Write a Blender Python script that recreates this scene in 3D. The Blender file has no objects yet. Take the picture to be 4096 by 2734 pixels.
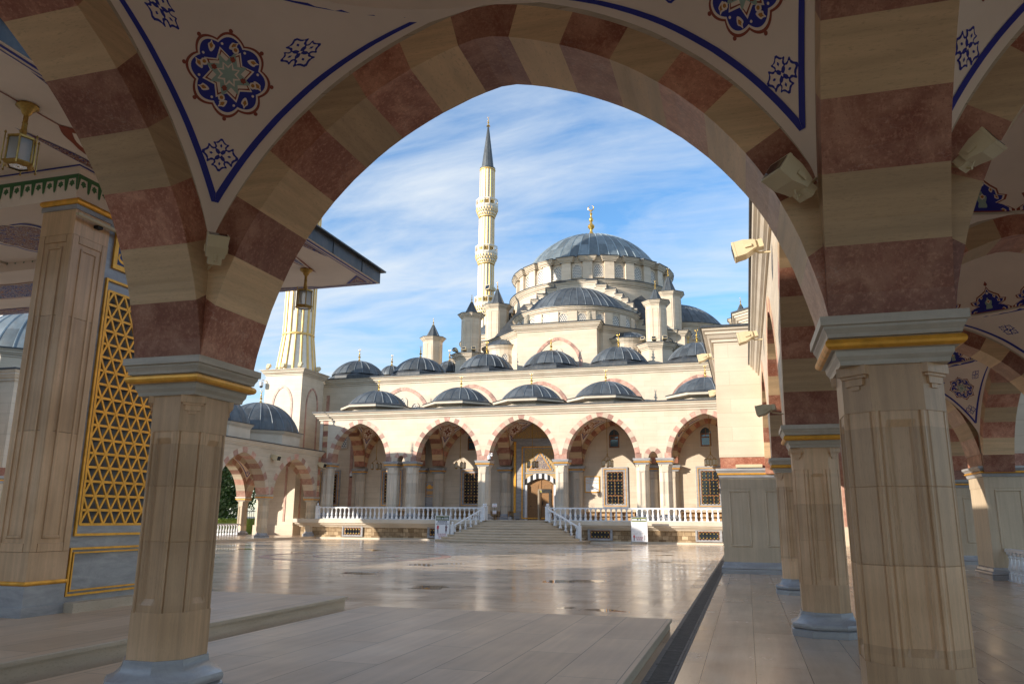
import bpy, math, random
import numpy as np
from mathutils import Vector, Matrix
random.seed(7)
PI = math.pi
S = bpy.context.scene
C = S.collection
# ------------------------------------------------------------------ camera, sky, sun, exposure
EYE = 1.62
YAW, PITCH, ROLL = 0.28843, 0.22211, 0.00738
cd = bpy.data.cameras.new('camera'); cam = bpy.data.objects.new('camera', cd); C.objects.link(cam)
cd.sensor_width = 36; cd.lens = 27.32; cd.clip_start = 0.05; cd.clip_end = 3000
cam.location = (0, 0, EYE)
_f = Vector((-math.sin(YAW)*math.cos(PITCH), math.cos(YAW)*math.cos(PITCH), math.sin(PITCH)))
_r = Vector((math.cos(YAW), math.sin(YAW), 0)); _u = _r.cross(_f)
_r2 = _r*math.cos(ROLL) + _u*math.sin(ROLL); _u2 = -_r*math.sin(ROLL) + _u*math.cos(ROLL)
cam.rotation_euler = Matrix((_r2, _u2, -_f)).transposed().to_euler()
S.camera = cam
SUN_EL = math.radians(14.4)
TRAVEL = Vector((0.735*math.cos(SUN_EL), 0.678*math.cos(SUN_EL), -math.sin(SUN_EL))).normalized()
W = bpy.data.worlds.new('World'); S.world = W; W.use_nodes = True
def build_world():
    nt = W.node_tree; N = nt.nodes; L = nt.links; N.clear()
    out = N.new('ShaderNodeOutputWorld'); bg = N.new('ShaderNodeBackground'); bg.inputs[1].default_value = 0.15
    sky = N.new('ShaderNodeTexSky'); sky.sky_type = 'NISHITA'; sky.sun_disc = False
    sky.sun_elevation = SUN_EL
    sky.sun_rotation = math.atan2(-TRAVEL.x, -TRAVEL.y)
    sky.altitude = 200; sky.air_density = 1.0; sky.dust_density = 0.25; sky.ozone_density = 3.0
    # cirrus streaks on a flat layer high above: direction divided by its height
    tc = N.new('ShaderNodeTexCoord'); sep = N.new('ShaderNodeSeparateXYZ'); L.new(tc.outputs['Generated'], sep.inputs[0])
    def mth(op, a, b=None):
        m = N.new('ShaderNodeMath'); m.operation = op
        for i, v in enumerate((a, b)):
            if v is None: continue
            if isinstance(v, (int, float)): m.inputs[i].default_value = v
            else: L.new(v, m.inputs[i])
        return m.outputs[0]
    zz = mth('ADD', mth('MAXIMUM', sep.outputs[2], 0.0), 0.16)
    comb = N.new('ShaderNodeCombineXYZ'); L.new(mth('DIVIDE', sep.outputs[0], zz), comb.inputs[0]); L.new(mth('DIVIDE', sep.outputs[1], zz), comb.inputs[1])
    mp = N.new('ShaderNodeMapping'); mp.inputs['Rotation'].default_value = (0, 0, math.radians(CLOUD_ROT)); mp.inputs['Scale'].default_value = (0.9, 2.3, 1); mp.inputs['Location'].default_value = CLOUD_LOC
    L.new(comb.outputs[0], mp.inputs[0])
    n1 = N.new('ShaderNodeTexNoise'); n1.inputs['Scale'].default_value = 0.85; n1.inputs['Detail'].default_value = 10; n1.inputs['Roughness'].default_value = 0.58; n1.inputs['Distortion'].default_value = 0.5
    L.new(mp.outputs[0], n1.inputs[0])
    n2 = N.new('ShaderNodeTexNoise'); n2.inputs['Scale'].default_value = 3.2; n2.inputs['Detail'].default_value = 8; n2.inputs['Roughness'].default_value = 0.6; n2.inputs['Distortion'].default_value = 0.8
    L.new(mp.outputs[0], n2.inputs[0])
    mixn = mth('ADD', mth('MULTIPLY', n1.outputs[0], 0.75), mth('MULTIPLY', n2.outputs[0], 0.25))
    rp = N.new('ShaderNodeValToRGB'); rp.color_ramp.elements[0].position = 0.39; rp.color_ramp.elements[1].position = 0.63; rp.color_ramp.elements[1].color = (0.9, 0.9, 0.9, 1)
    L.new(mixn, rp.inputs[0])
    mix = N.new('ShaderNodeMix'); mix.data_type = 'RGBA'
    hs = N.new('ShaderNodeHueSaturation'); hs.inputs['Saturation'].default_value = 1.12; hs.inputs['Value'].default_value = 0.95; L.new(sky.outputs[0], hs.inputs['Color'])
    L.new(rp.outputs[0], mix.inputs['Factor']); L.new(hs.outputs[0], mix.inputs['A']); mix.inputs['B'].default_value = (2.75, 3.0, 3.25, 1)
    L.new(mix.outputs['Result'], bg.inputs[0]); L.new(bg.outputs[0], out.inputs[0])
CLOUD_ROT = -28; CLOUD_LOC = (3.1, 0.6, 0)
build_world()
sd = bpy.data.lights.new('sun', 'SUN'); sd.energy = 3.7; sd.angle = math.radians(0.5); sd.color = (1, 0.90, 0.77)
sun = bpy.data.objects.new('sun', sd); C.objects.link(sun); sun.rotation_euler = (-TRAVEL).to_track_quat('Z', 'Y').to_euler()
S.view_settings.view_transform = 'Standard'; S.view_settings.look = 'None'; S.view_settings.gamma = 1; S.view_settings.use_curve_mapping = False
S.view_settings.exposure = 1.0
S.cycles.max_bounces = 10; S.cycles.diffuse_bounces = 6; S.cycles.glossy_bounces = 4
S.cycles.sample_clamp_indirect = 6.0
S.cycles.caustics_reflective = False; S.cycles.caustics_refractive = False

# ------------------------------------------------------------------ materials
MATS = {}
class NT:
    def __init__(s, name):
        s.m = bpy.data.materials.new(name); s.m.use_nodes = True; s.N = s.m.node_tree.nodes; s.L = s.m.node_tree.links
        s.b = s.N['Principled BSDF']; MATS[name] = s.m
    def node(s, t, **k):
        n = s.N.new(t)
        for a, v in k.items(): setattr(n, a, v)
        return n
    def link(s, a, b): s.L.new(a, b)
    def pos(s): return s.node('ShaderNodeNewGeometry').outputs['Position']
    def mapping(s, vec, scale=(1, 1, 1), loc=(0, 0, 0), rot=(0, 0, 0)):
        m = s.node('ShaderNodeMapping'); m.inputs['Scale'].default_value = scale; m.inputs['Location'].default_value = loc; m.inputs['Rotation'].default_value = rot
        s.link(vec, m.inputs[0]); return m.outputs[0]
    def noise(s, vec, scale, detail=4, rough=0.55, dist=0):
        n = s.node('ShaderNodeTexNoise'); n.inputs['Scale'].default_value = scale; n.inputs['Detail'].default_value = detail; n.inputs['Roughness'].default_value = rough; n.inputs['Distortion'].default_value = dist
        s.link(vec, n.inputs[0]); return n.outputs[0]
    def ramp(s, fac, stops):
        r = s.node('ShaderNodeValToRGB'); e = r.color_ramp.elements
        while len(e) < len(stops): e.new(0.5)
        for i, (p, c) in enumerate(stops):
            e[i].position = p; e[i].color = (c, c, c, 1) if isinstance(c, (int, float)) else (*c, 1)
        s.link(fac, r.inputs[0]); return r.outputs[0]
    def mix(s, f, a, b, bl='MIX'):
        m = s.node('ShaderNodeMix', data_type='RGBA', blend_type=bl)
        for k, v in (('Factor', f), ('A', a), ('B', b)):
            if isinstance(v, (int, float)):
                m.inputs[k].default_value = v if k == 'Factor' else (v, v, v, 1)
            elif isinstance(v, tuple): m.inputs[k].default_value = (*v, 1)
            else: s.link(v, m.inputs[k])
        return m.outputs['Result']
    def math(s, op, a, b=0.0):
        m = s.node('ShaderNodeMath', operation=op)
        for i, v in enumerate((a, b)):
            if isinstance(v, (int, float)): m.inputs[i].default_value = v
            else: s.link(v, m.inputs[i])
        return m.outputs[0]
    def tint(s):
        a = s.node('ShaderNodeAttribute'); a.attribute_name = 'tint'; return a.outputs['Fac']
    def bump(s, h, strength, dist=0.01):
        b = s.node('ShaderNodeBump'); b.inputs['Strength'].default_value = strength; b.inputs['Distance'].default_value = dist
        s.link(h, b.inputs['Height']); s.link(b.outputs[0], s.b.inputs['Normal'])
    def set(s, **k):
        for a, v in k.items():
            i = s.b.inputs[a.replace('_', ' ')]
            if isinstance(v, tuple): i.default_value = (*v, 1)
            elif isinstance(v, (int, float)): i.default_value = v
            else: s.link(v, i)
def sc(c, k): return tuple(min(1, x*k) for x in c)

def stone(name, c, vein=(0.5, 0.5, 9), amp=0.16, rough=0.5, pits=0.5, blocks=None, mott=0.1, tintamp=0.22, joint=0.74, dark=None):
    t = NT(name); p = t.pos()
    n = t.noise(t.mapping(p, vein), 1.0, 6, 0.6, 0.4)
    col = t.mix(t.ramp(n, [(0.3, 0), (0.7, 1)]), sc(c, 1-amp), sc(c, 1+amp*0.6))
    n2 = t.noise(p, 1.1, 3)
    col = t.mix(t.ramp(n2, [(0.3, 0), (0.7, 1)]), t.mix(1.0, col, (1-mott, 1-mott*1.15, 1-mott*1.4), 'MULTIPLY'), col)
    if pits:
        n3 = t.noise(t.mapping(p, (1.6*vein[0]+1, 1.6*vein[1]+1, vein[2]*1.3+1)), 9, 3, 0.7)
        col = t.mix(t.ramp(n3, [(0.56, 0), (0.66, pits)]), col, sc(c, 0.55))
    ta = t.tint()
    col = t.mix(1.0, col, t.mix(ta, 1-tintamp, 1+tintamp*0.35), 'MULTIPLY')
    if blocks:
        sp = t.node('ShaderNodeSeparateXYZ'); t.link(p, sp.inputs[0])
        cb = t.node('ShaderNodeCombineXYZ'); t.link(t.math('ADD', sp.outputs[0], sp.outputs[1]), cb.inputs[0]); t.link(sp.outputs[2], cb.inputs[1])
        br = t.node('ShaderNodeTexBrick'); br.offset = 0.37; br.inputs['Scale'].default_value = 1; br.inputs['Brick Width'].default_value = blocks[0]; br.inputs['Row Height'].default_value = blocks[1]
        br.inputs['Mortar Size'].default_value = blocks[2]; br.inputs['Mortar Smooth'].default_value = 0.3
        br.inputs['Color1'].default_value = (0.92, 0.905, 0.88, 1); br.inputs['Color2'].default_value = (1, 1, 1, 1); br.inputs['Mortar'].default_value = (joint, joint*0.95, joint*0.88, 1)
        t.link(cb.outputs[0], br.inputs[0]); col = t.mix(1.0, col, br.outputs[0], 'MULTIPLY')
    t.set(Base_Color=col, Roughness=rough)
    t.bump(n, 0.12, 0.01)
    return t.m
CREAM = (0.70, 0.595, 0.465)
stone('wall_stone', CREAM, blocks=(1.5, 0.45, 0.006), amp=0.07, pits=0.25, vein=(0.4, 0.4, 6))
stone('moulding_stone', (0.68, 0.60, 0.49), amp=0.05, pits=0.15, mott=0.14, vein=(0.8, 0.8, 2))
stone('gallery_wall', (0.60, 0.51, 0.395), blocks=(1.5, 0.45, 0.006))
stone('cream_voussoir', (0.71, 0.49, 0.285), vein=(0.6, 0.6, 11), amp=0.22, pits=0.5, tintamp=.34)
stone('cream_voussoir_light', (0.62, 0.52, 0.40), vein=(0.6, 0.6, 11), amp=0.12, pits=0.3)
stone('shaft_stone', (0.77, 0.505, 0.30), vein=(14, 14, 0.5), amp=0.2, pits=0.55, mott=0.3, rough=0.42)
stone('portico_shaft', (0.66, 0.58, 0.47), vein=(9, 9, 0.4), amp=0.16, pits=0.4)
stone('ramp_stone', (0.60, 0.50, 0.38), vein=(1, 1, 6))
def pink(name, a, b):
    t = NT(name); p = t.pos()
    n = t.noise(p, 3.2, 8, 0.65, 0.6); n2 = t.noise(p, 30, 4, 0.7); n3 = t.noise(t.mapping(p, (1, 1, 1.7)), 1.6, 6, 0.6, 1.6)
    n4 = t.noise(p, 1.7, 4, 0.6, 0.8); n5 = t.noise(p, 75, 2, 0.6)
    col = t.mix(t.ramp(n, [(0.36, 0), (0.66, 1)]), a, b); col = t.mix(t.ramp(n4, [(0.40, 0.75), (0.56, 0)]), col, sc(a, 0.85))
    col = t.mix(t.ramp(n2, [(0.5, 0), (0.72, 0.6)]), col, sc(b, 1.3)); col = t.mix(t.ramp(n5, [(0.58, 0), (0.70, 0.5)]), col, sc(a, 0.6))
    v = t.math('ABSOLUTE', t.math('SUBTRACT', n3, 0.5)); col = t.mix(t.math('MULTIPLY', t.ramp(v, [(0.0, 0.4), (0.007, 0)]), t.ramp(t.noise(p, 0.9, 2), [(0.52, 0), (0.62, 1)])), col, (0.72, 0.58, 0.48))
    col = t.mix(1.0, col, t.mix(t.tint(), 0.62, 1.15), 'MULTIPLY')
    t.set(Base_Color=col, Roughness=0.4); t.bump(n2, 0.08, 0.005)
pink('pink_marble', (0.33, 0.105, 0.06), (0.62, 0.32, 0.21))
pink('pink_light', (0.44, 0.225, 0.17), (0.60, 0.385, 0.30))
def marble(name, a, b, rough=0.25, scale=(1.0, 1.0, 5), vein=0.12):
    t = NT(name); p = t.pos(); n = t.noise(t.mapping(p, scale, rot=(0.2, 0.1, 0)), 1, 7, 0.6, 1.2)
    col = t.mix(t.ramp(n, [(0.3, 0), (0.7, 1)]), a, b); n2 = t.noise(p, 2.0, 5, 0.6, 2.5)
    col = t.mix(t.ramp(t.math('ABSOLUTE', t.math('SUBTRACT', n2, 0.5)), [(0, vein), (0.05, 0)]), col, sc(a, 0.7))
    t.set(Base_Color=col, Roughness=rough)
marble('grey_marble', (0.25, 0.25, 0.26), (0.43, 0.43, 0.435))
marble('capital_marble', (0.38, 0.335, 0.27), (0.55, 0.49, 0.41), 0.4)
marble('white_marble', (0.66, 0.68, 0.71), (0.80, 0.81, 0.82), 0.35)
def plain(name, c, rough=0.6, metal=0.0, var=0.12, nscale=3.0, bump=0.0, spec=None):
    t = NT(name); p = t.pos(); n = t.noise(p, nscale, 5, 0.6)
    t.set(Base_Color=t.mix(t.ramp(n, [(0.3, 0), (0.7, 1)]), sc(c, 1-var), sc(c, 1+var)), Roughness=rough, Metallic=metal)
    if bump: t.bump(t.noise(p, nscale*10, 4), bump, 0.01)
plain('plaster', (0.83, 0.70, 0.59), 0.75, var=0.05, nscale=1.5)
plain('blue_paint', (0.010, 0.016, 0.26), 0.5)
plain('red_paint', (0.27, 0.05, 0.022), 0.5)
plain('green_paint', (0.055, 0.16, 0.055), 0.6)
plain('sage_paint', (0.30, 0.40, 0.34), 0.6)
plain('ochre_paint', (0.46, 0.19, 0.03), 0.5)
plain('panel_blue', (0.008, 0.035, 0.16), 0.4)
plain('gilding', (0.78, 0.38, 0.05), 0.38, 0.45, var=0.2, nscale=8)
plain('gold', (0.80, 0.50, 0.12), 0.28, 0.85, var=0.12, nscale=6)
plain('brass', (0.42, 0.26, 0.07), 0.35, 0.8, var=0.3, nscale=20)
plain('gold_rib', (0.74, 0.50, 0.17), 0.45, 0.15, var=0.12, nscale=3)
plain('minaret_stone', (0.74, 0.70, 0.62), 0.5, var=0.08)
plain('minaret_rib', (0.70, 0.56, 0.33), 0.5, var=0.1)
plain('wood', (0.22, 0.085, 0.025), 0.45, var=0.3, nscale=10)
plain('door_wood', (0.27, 0.135, 0.045), 0.5, var=0.3, nscale=12)
plain('shelf_wood', (0.46, 0.30, 0.15), 0.6)
plain('iron', (0.02, 0.02, 0.022), 0.5, 0.3)
plain('dark', (0.012, 0.012, 0.014), 0.4)
plain('drain_iron', (0.07, 0.063, 0.055), 0.6, var=0.4, nscale=9)
plain('lamp_plastic', (0.60, 0.50, 0.32), 0.45, var=0.06)
plain('grey_plastic', (0.30, 0.31, 0.33), 0.4)
plain('white_paint', (0.78, 0.79, 0.80), 0.4, var=0.03)
plain('sign_white', (0.80, 0.80, 0.82), 0.35, var=0.02)
plain('sign_green', (0.01, 0.055, 0.04), 0.4)
plain('sign_yellow', (0.62, 0.55, 0.08), 0.4)
plain('sign_red', (0.55, 0.03, 0.05), 0.4)
plain('sign_text', (0.03, 0.05, 0.12), 0.5)
plain('sign_grey', (0.35, 0.35, 0.36), 0.5)
plain('sign_check', (0.02, 0.2, 0.14), 0.5)
plain('skirt', (0.12, 0.05, 0.06), 0.5)
plain('skin_print', (0.55, 0.32, 0.24), 0.5)
plain('detector_bronze', (0.33, 0.26, 0.18), 0.4, 0.3)
plain('canvas', (0.33, 0.29, 0.22), 0.85, var=0.25)
plain('bark', (0.05, 0.035, 0.022), 0.9, var=0.4, nscale=14)
plain('tower_glass', (0.035, 0.06, 0.085), 0.15)
plain('tower_panel', (0.30, 0.38, 0.45), 0.5)
plain('water_bottle', (0.55, 0.6, 0.65), 0.1)
def glass(name, c, rough=0.08):
    t = NT(name); t.set(Base_Color=c, Roughness=rough, Metallic=0.0); t.b.inputs['Specular IOR Level'].default_value = 0.8
glass('window_glass', (0.012, 0.016, 0.022)); glass('blue_glass', (0.05, 0.09, 0.12), 0.05)
t = NT('lamp_glass'); t.set(Base_Color=(0.75, 0.72, 0.66), Roughness=0.35); t.b.inputs['Transmission Weight'].default_value = 0.65
def lead(name, a, b):
    t = NT(name); p = t.pos(); n = t.noise(t.mapping(p, (1.4, 1.4, 0.5)), 1.4, 6, 0.65, 0.3)
    col = t.mix(t.ramp(n, [(0.3, 0), (0.7, 1)]), a, b)
    n2 = t.noise(p, 5, 5, 0.7); col = t.mix(t.ramp(n2, [(0.5, 0), (0.75, 0.5)]), col, (0.16, 0.135, 0.12))
    tn = t.tint(); tm = t.node('ShaderNodeMix', data_type='RGBA'); tm.clamp_factor = False; t.link(tn, tm.inputs['Factor']); tm.inputs['A'].default_value = (.6, .6, .6, 1); tm.inputs['B'].default_value = (1.3, 1.3, 1.3, 1)
    col = t.mix(1.0, col, tm.outputs['Result'], 'MULTIPLY')
    t.set(Base_Color=col, Roughness=0.5, Metallic=0.35); t.bump(n2, 0.1, 0.01)
lead('lead_sheet', (0.062, 0.072, 0.082), (0.125, 0.145, 0.16))
lead('lead_pale', (0.13, 0.165, 0.185), (0.23, 0.275, 0.295))
lead('lead_dark', (0.035, 0.04, 0.046), (0.08, 0.09, 0.10))
def floor(name, c, bw, bh, rot, rough0, rough1, off=0.5, joint=0.5, puddles=False, vein=None):
    t = NT(name); p = t.pos(); m = t.mapping(p, rot=(0, 0, rot))
    n = t.noise(t.mapping(m, vein or (0.35, 5, 1)), 1.3, 6, 0.6, 0.3)
    col = t.mix(t.ramp(n, [(0.3, 0), (0.7, 1)]), sc(c, 0.84), sc(c, 1.1))
    br = t.node('ShaderNodeTexBrick'); br.offset = off; br.inputs['Scale'].default_value = 1; br.inputs['Brick Width'].default_value = bw; br.inputs['Row Height'].default_value = bh
    br.inputs['Mortar Size'].default_value = 0.006; br.inputs['Mortar Smooth'].default_value = 0.2
    br.inputs['Color1'].default_value = (0.80, 0.785, 0.76, 1); br.inputs['Color2'].default_value = (1, 1, 1, 1); br.inputs['Mortar'].default_value = (joint, joint*0.95, joint*0.9, 1)
    t.link(m, br.inputs[0]); col = t.mix(1.0, col, br.outputs[0], 'MULTIPLY')
    d = t.noise(p, 0.55, 6, 0.6, 0.4); col = t.mix(t.ramp(d, [(0.35, 0.0), (0.7, 0.35)]), col, sc(c, 0.62))
    spt = t.noise(p, 14, 3, 0.5); col = t.mix(t.ramp(spt, [(0.70, 0), (0.76, 0.45)]), col, sc(c, 0.35))
    r = t.ramp(t.noise(p, 0.9, 5, 0.6), [(0.3, rough0), (0.7, rough1)])
    if puddles:
        pn = t.noise(t.mapping(p, (0.30, 0.36, 1), loc=(1.7, 0.4, 0)), 1.0, 3, 0.5, 0.3)
        mask = t.ramp(pn, [(0.645, 0), (0.655, 1)])
        r = t.mix(mask, r, 0.015); col = t.mix(mask, col, t.mix(1.0, col, (0.5, 0.46, 0.42), 'MULTIPLY'))
    t.set(Base_Color=col, Roughness=r)
    b = t.node('ShaderNodeBump'); b.inputs['Strength'].default_value = 0.02; b.inputs['Distance'].default_value = 0.004
    t.link(t.noise(p, 7, 3), b.inputs['Height']); t.link(b.outputs[0], t.b.inputs['Normal'])
floor('courtyard_marble', (0.80, 0.65, 0.50), 1.2, 0.6, 0.0, 0.10, 0.24, puddles=True)
floor('platform_marble', (0.60, 0.43, 0.29), 2.6, 0.62, math.radians(90), 0.34, 0.5, joint=0.3)
floor('gallery_marble', (0.66, 0.495, 0.35), 2.8, 0.56, math.radians(90), 0.14, 0.30, joint=0.3)
floor('step_marble', (0.56, 0.46, 0.34), 0.9, 0.62, 0, 0.3, 0.4)
floor('outer_paving', (0.25, 0.23, 0.20), 0.8, 0.4, 0, 0.5, 0.7)
t = NT('rubble_stone'); p = t.pos(); n = t.noise(p, 2.2, 6, 0.65, 0.5)
_sp = t.node('ShaderNodeSeparateXYZ'); t.link(p, _sp.inputs[0]); _cb = t.node('ShaderNodeCombineXYZ'); t.link(t.math('ADD', _sp.outputs[0], _sp.outputs[1]), _cb.inputs[0]); t.link(_sp.outputs[2], _cb.inputs[1])
_br = t.node('ShaderNodeTexBrick'); _br.inputs['Scale'].default_value = 1; _br.inputs['Brick Width'].default_value = 0.42; _br.inputs['Row Height'].default_value = 0.26; _br.inputs['Mortar Size'].default_value = 0.012
_br.inputs['Color1'].default_value = (0.45, 0.40, 0.34, 1); _br.inputs['Color2'].default_value = (1, 1, 1, 1); _br.inputs['Mortar'].default_value = (0.25, 0.2, 0.15, 1); t.link(_cb.outputs[0], _br.inputs[0])
t.set(Base_Color=t.mix(1.0, t.mix(t.ramp(n, [(0.3, 0), (0.7, 1)]), (0.28, 0.19, 0.10), (0.60, 0.46, 0.29)), _br.outputs[0], 'MULTIPLY'), Roughness=0.85); t.bump(n, 0.6, 0.03)
# painted arabesque: curled bands of two colours on a ground
def arabesque(name, ground, a, b, cth, scale):
    t = NT(name); p = t.pos()
    w = t.noise(t.mapping(p, (scale, scale, scale)), 1.0, 2, 0.5, 2.6); w2 = t.noise(t.mapping(p, (scale*1.3,)*3, loc=(5, 3, 1)), 1.0, 1, 0.5, 2.2)
    l = t.math('ABSOLUTE', t.math('SUBTRACT', t.math('FRACT', t.math('MULTIPLY', w, 6)), 0.5))
    col = t.mix(t.ramp(l, [(cth, 1), (cth+0.03, 0)]), ground, a)
    col = t.mix(t.ramp(w2, [(0.60, 0), (0.62, 1)]), col, b)
    t.set(Base_Color=col, Roughness=0.55)
arabesque('arabesque_blue', (0.012, 0.018, 0.20), (0.55, 0.52, 0.50), (0.46, 0.20, 0.03), 0.12, 7)
arabesque('arabesque_red', (0.22, 0.055, 0.025), (0.55, 0.50, 0.46), (0.02, 0.03, 0.22), 0.13, 7)
arabesque('arabesque_gold', (0.24, 0.21, 0.18), (0.70, 0.42, 0.08), (0.62, 0.36, 0.06), 0.17, 6)
arabesque('arabesque_wood', (0.20, 0.095, 0.03), (0.34, 0.19, 0.07), (0.26, 0.13, 0.04), 0.13, 9)
arabesque('lattice_dark', (0.02, 0.03, 0.14), (0.70, 0.48, 0.12), (0.5, 0.45, 0.35), 0.11, 8)
def leafmat(name, a, b):
    t = NT(name); p = t.pos(); n = t.noise(p, 1.3, 3); n2 = t.noise(p, 12, 2)
    col = t.mix(t.ramp(n, [(0.35, 0), (0.65, 1)]), a, b); col = t.mix(t.ramp(n2, [(0.4, 0), (0.7, 0.6)]), col, sc(b, 1.25))
    t.set(Base_Color=col, Roughness=0.55); t.b.inputs['Subsurface Weight'].default_value = 0
leafmat('foliage', (0.018, 0.05, 0.012), (0.045, 0.105, 0.022)); leafmat('hedge_leaf', (0.10, 0.18, 0.03), (0.20, 0.30, 0.05)); leafmat('foliage_dark', (0.012, 0.035, 0.012), (0.03, 0.075, 0.02))
# perforated window screen: white honeycomb with dark cells
t = NT('honeycomb'); tc = t.node('ShaderNodeTexCoord'); p = t.pos()
_sp = t.node('ShaderNodeSeparateXYZ'); t.link(p, _sp.inputs[0]); _cb = t.node('ShaderNodeCombineXYZ'); t.link(t.math('ADD', _sp.outputs[0], t.math('MULTIPLY', _sp.outputs[1], 0.35)), _cb.inputs[0]); t.link(_sp.outputs[2], _cb.inputs[1])
_v = t.node('ShaderNodeTexBrick'); _v.offset = 0.5; _v.inputs['Scale'].default_value = 1; _v.inputs['Brick Width'].default_value = 0.2; _v.inputs['Row Height'].default_value = 0.17; _v.inputs['Mortar Size'].default_value = 0.035; _v.inputs['Mortar Smooth'].default_value = 0.0
_v.inputs['Color1'].default_value = (0.05, 0.07, 0.09, 1); _v.inputs['Color2'].default_value = (0.08, 0.11, 0.13, 1); _v.inputs['Mortar'].default_value = (0.62, 0.57, 0.5, 1)
t.link(_cb.outputs[0], _v.inputs[0]); t.set(Base_Color=_v.outputs[0], Roughness=0.4)
M = MATS
# ------------------------------------------------------------------ mesh helpers
def worigin(o):
    v = Vector((0, 0, 0))
    while o is not None: v += o.location; o = o.parent
    return v
def tag(o, label=None, cat=None, group=None, kind=None):
    if label: o['label'] = label
    if cat: o['category'] = cat
    if group: o['group'] = group
    if kind: o['kind'] = kind
    return o
def empty(name, loc, label=None, cat=None, group=None, parent=None):
    o = bpy.data.objects.new(name, None); C.objects.link(o); o.empty_display_size = 0.2
    o.location = loc
    if parent: o.parent = parent; o.location = Vector(loc) - worigin(parent)
    return tag(o, label, cat, group)
class MB:
    def __init__(s, tf=None): s.v = []; s.f = []; s.m = []; s.t = []; s.tf = tf; s.cur = 0.5
    def pt(s, p):
        s.v.append(tuple(s.tf(*p)) if s.tf else tuple(p)); return len(s.v)-1
    def face(s, pts, m=0, t=None):
        s.f.append([s.pt(p) for p in pts]); s.m.append(m); s.t.append(s.cur if t is None else t)
    def idx(s, ids, m=0, t=None): s.f.append(list(ids)); s.m.append(m); s.t.append(s.cur if t is None else t)
    def box(s, x0, x1, y0, y1, z0, z1, m=0, t=None, b=0.0):
        P = lambda x, y, z: s.pt((x, y, z))
        if b <= 0:
            a = [P(x, y, z) for z in (z0, z1) for x, y in ((x0, y0), (x1, y0), (x1, y1), (x0, y1))]
            for q in ((3, 2, 1, 0), (4, 5, 6, 7), (0, 1, 5, 4), (1, 2, 6, 5), (2, 3, 7, 6), (3, 0, 4, 7)): s.idx([a[i] for i in q], m, t)
        else:
            prof = [(x0+b, y0, x1-b, y1, 0), ]
            ring = lambda e, z: [(x0+e, y0+e), (x1-e, y0+e), (x1-e, y1-e), (x0+e, y1-e)]
            s.loft([[(x, y, z) for x, y in ring(e, z)] for e, z in ((b, z0), (0, z0+b), (0, z1-b), (b, z1))], m, caps=True, t=t)
    def loft(s, rings, m=0, closed=True, caps=False, t=None, tints=None, mats=None):
        n = len(rings[0]); ids = [[s.pt(p) for p in r] for r in rings]
        for i in range(len(rings)-1):
            for j in range(n if closed else n-1):
                k = (j+1) % n
                mm = mats[i] if mats else m
                s.idx((ids[i][j], ids[i][k], ids[i+1][k], ids[i+1][j]), mm, tints(i, j) if tints else t)
        if caps: s.idx(ids[0][::-1], mats[0] if mats else m, t); s.idx(ids[-1], mats[-1] if mats else m, t)
    def lathe(s, cx, cy, prof, n=16, m=0, a0=0.0, a1=None, caps=False, mats=None, sx=1, sy=1):
        full = a1 is None; a1 = a0+2*PI if full else a1
        k = n if full else n+1
        A = [a0+(a1-a0)*j/n for j in range(k)]
        s.loft([[(cx+r*sx*math.cos(a), cy+r*sy*math.sin(a), z) for a in A] for r, z in prof], m, closed=full, caps=caps, mats=mats)
    def tube(s, pts, r, n=6, m=0):
        P = [Vector(p) for p in pts]; rings = []
        for i, p in enumerate(P):
            d = (P[min(i+1, len(P)-1)]-P[max(i-1, 0)]).normalized(); a = d.orthogonal().normalized(); b = d.cross(a)
            if rings and i: pass
            rr = r[i] if isinstance(r, (list, tuple)) else r
            rings.append([tuple(p+a*rr*math.cos(2*PI*k/n)+b*rr*math.sin(2*PI*k/n)) for k in range(n)])
        s.loft(rings, m, caps=True)
    def sweep(s, path, prof, m=0, closed=False, mats=None):
        # path: 2-D polyline (x,y), prof: (outward offset, z); outward is to the right of travel
        n = len(path); rings = []
        for i, p in enumerate(path):
            p = Vector(p)
            a = Vector(path[(i-1) % n]) if (closed or i > 0) else None; b = Vector(path[(i+1) % n]) if (closed or i < n-1) else None
            d1 = (p-a).normalized() if a is not None else (b-p).normalized(); d2 = (b-p).normalized() if b is not None else d1
            n1 = Vector((d1.y, -d1.x)); n2 = Vector((d2.y, -d2.x)); nn = (n1+n2)
            nn = nn/max(0.3, nn.dot(n1)) if nn.length > 1e-6 else n1
            rings.append([(p.x+nn.x*o, p.y+nn.y*o, z) for o, z in prof])
        if closed: rings.append(rings[0])
        s.loft(rings, m, closed=False) if mats is None else [s.loft([[r[k], r[k+1]] for r in rings], mats[k], closed=False) for k in range(len(prof)-1)]
    def build(s, name, mats, parent=None, smooth=False, label=None, cat=None, group=None, kind=None):
        me = bpy.data.meshes.new(name); o = bpy.data.objects.new(name, me); C.objects.link(o)
        off = worigin(parent) if parent else Vector((0, 0, 0)); v = s.v
        if parent: o.parent = parent
        elif v:
            xs = np.array(v); off = Vector(((xs[:, 0].min()+xs[:, 0].max())/2, (xs[:, 1].min()+xs[:, 1].max())/2, xs[:, 2].min())); o.location = off
        me.from_pydata([(x-off.x, y-off.y, z-off.z) for x, y, z in v], [], s.f)
        for n in ([mats] if isinstance(mats, str) else mats): me.materials.append(M[n])
        me.polygons.foreach_set('material_index', s.m)
        if smooth: me.polygons.foreach_set('use_smooth', [True]*len(s.f))
        at = me.attributes.new('tint', 'FLOAT', 'FACE'); at.data.foreach_set('value', s.t)
        me.update(); 
        if smooth:
            try: me.set_sharp_from_angle(angle=math.radians(35))
            except Exception: pass
        return tag(o, label, cat, group, kind)
rnd = random.random
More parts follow.
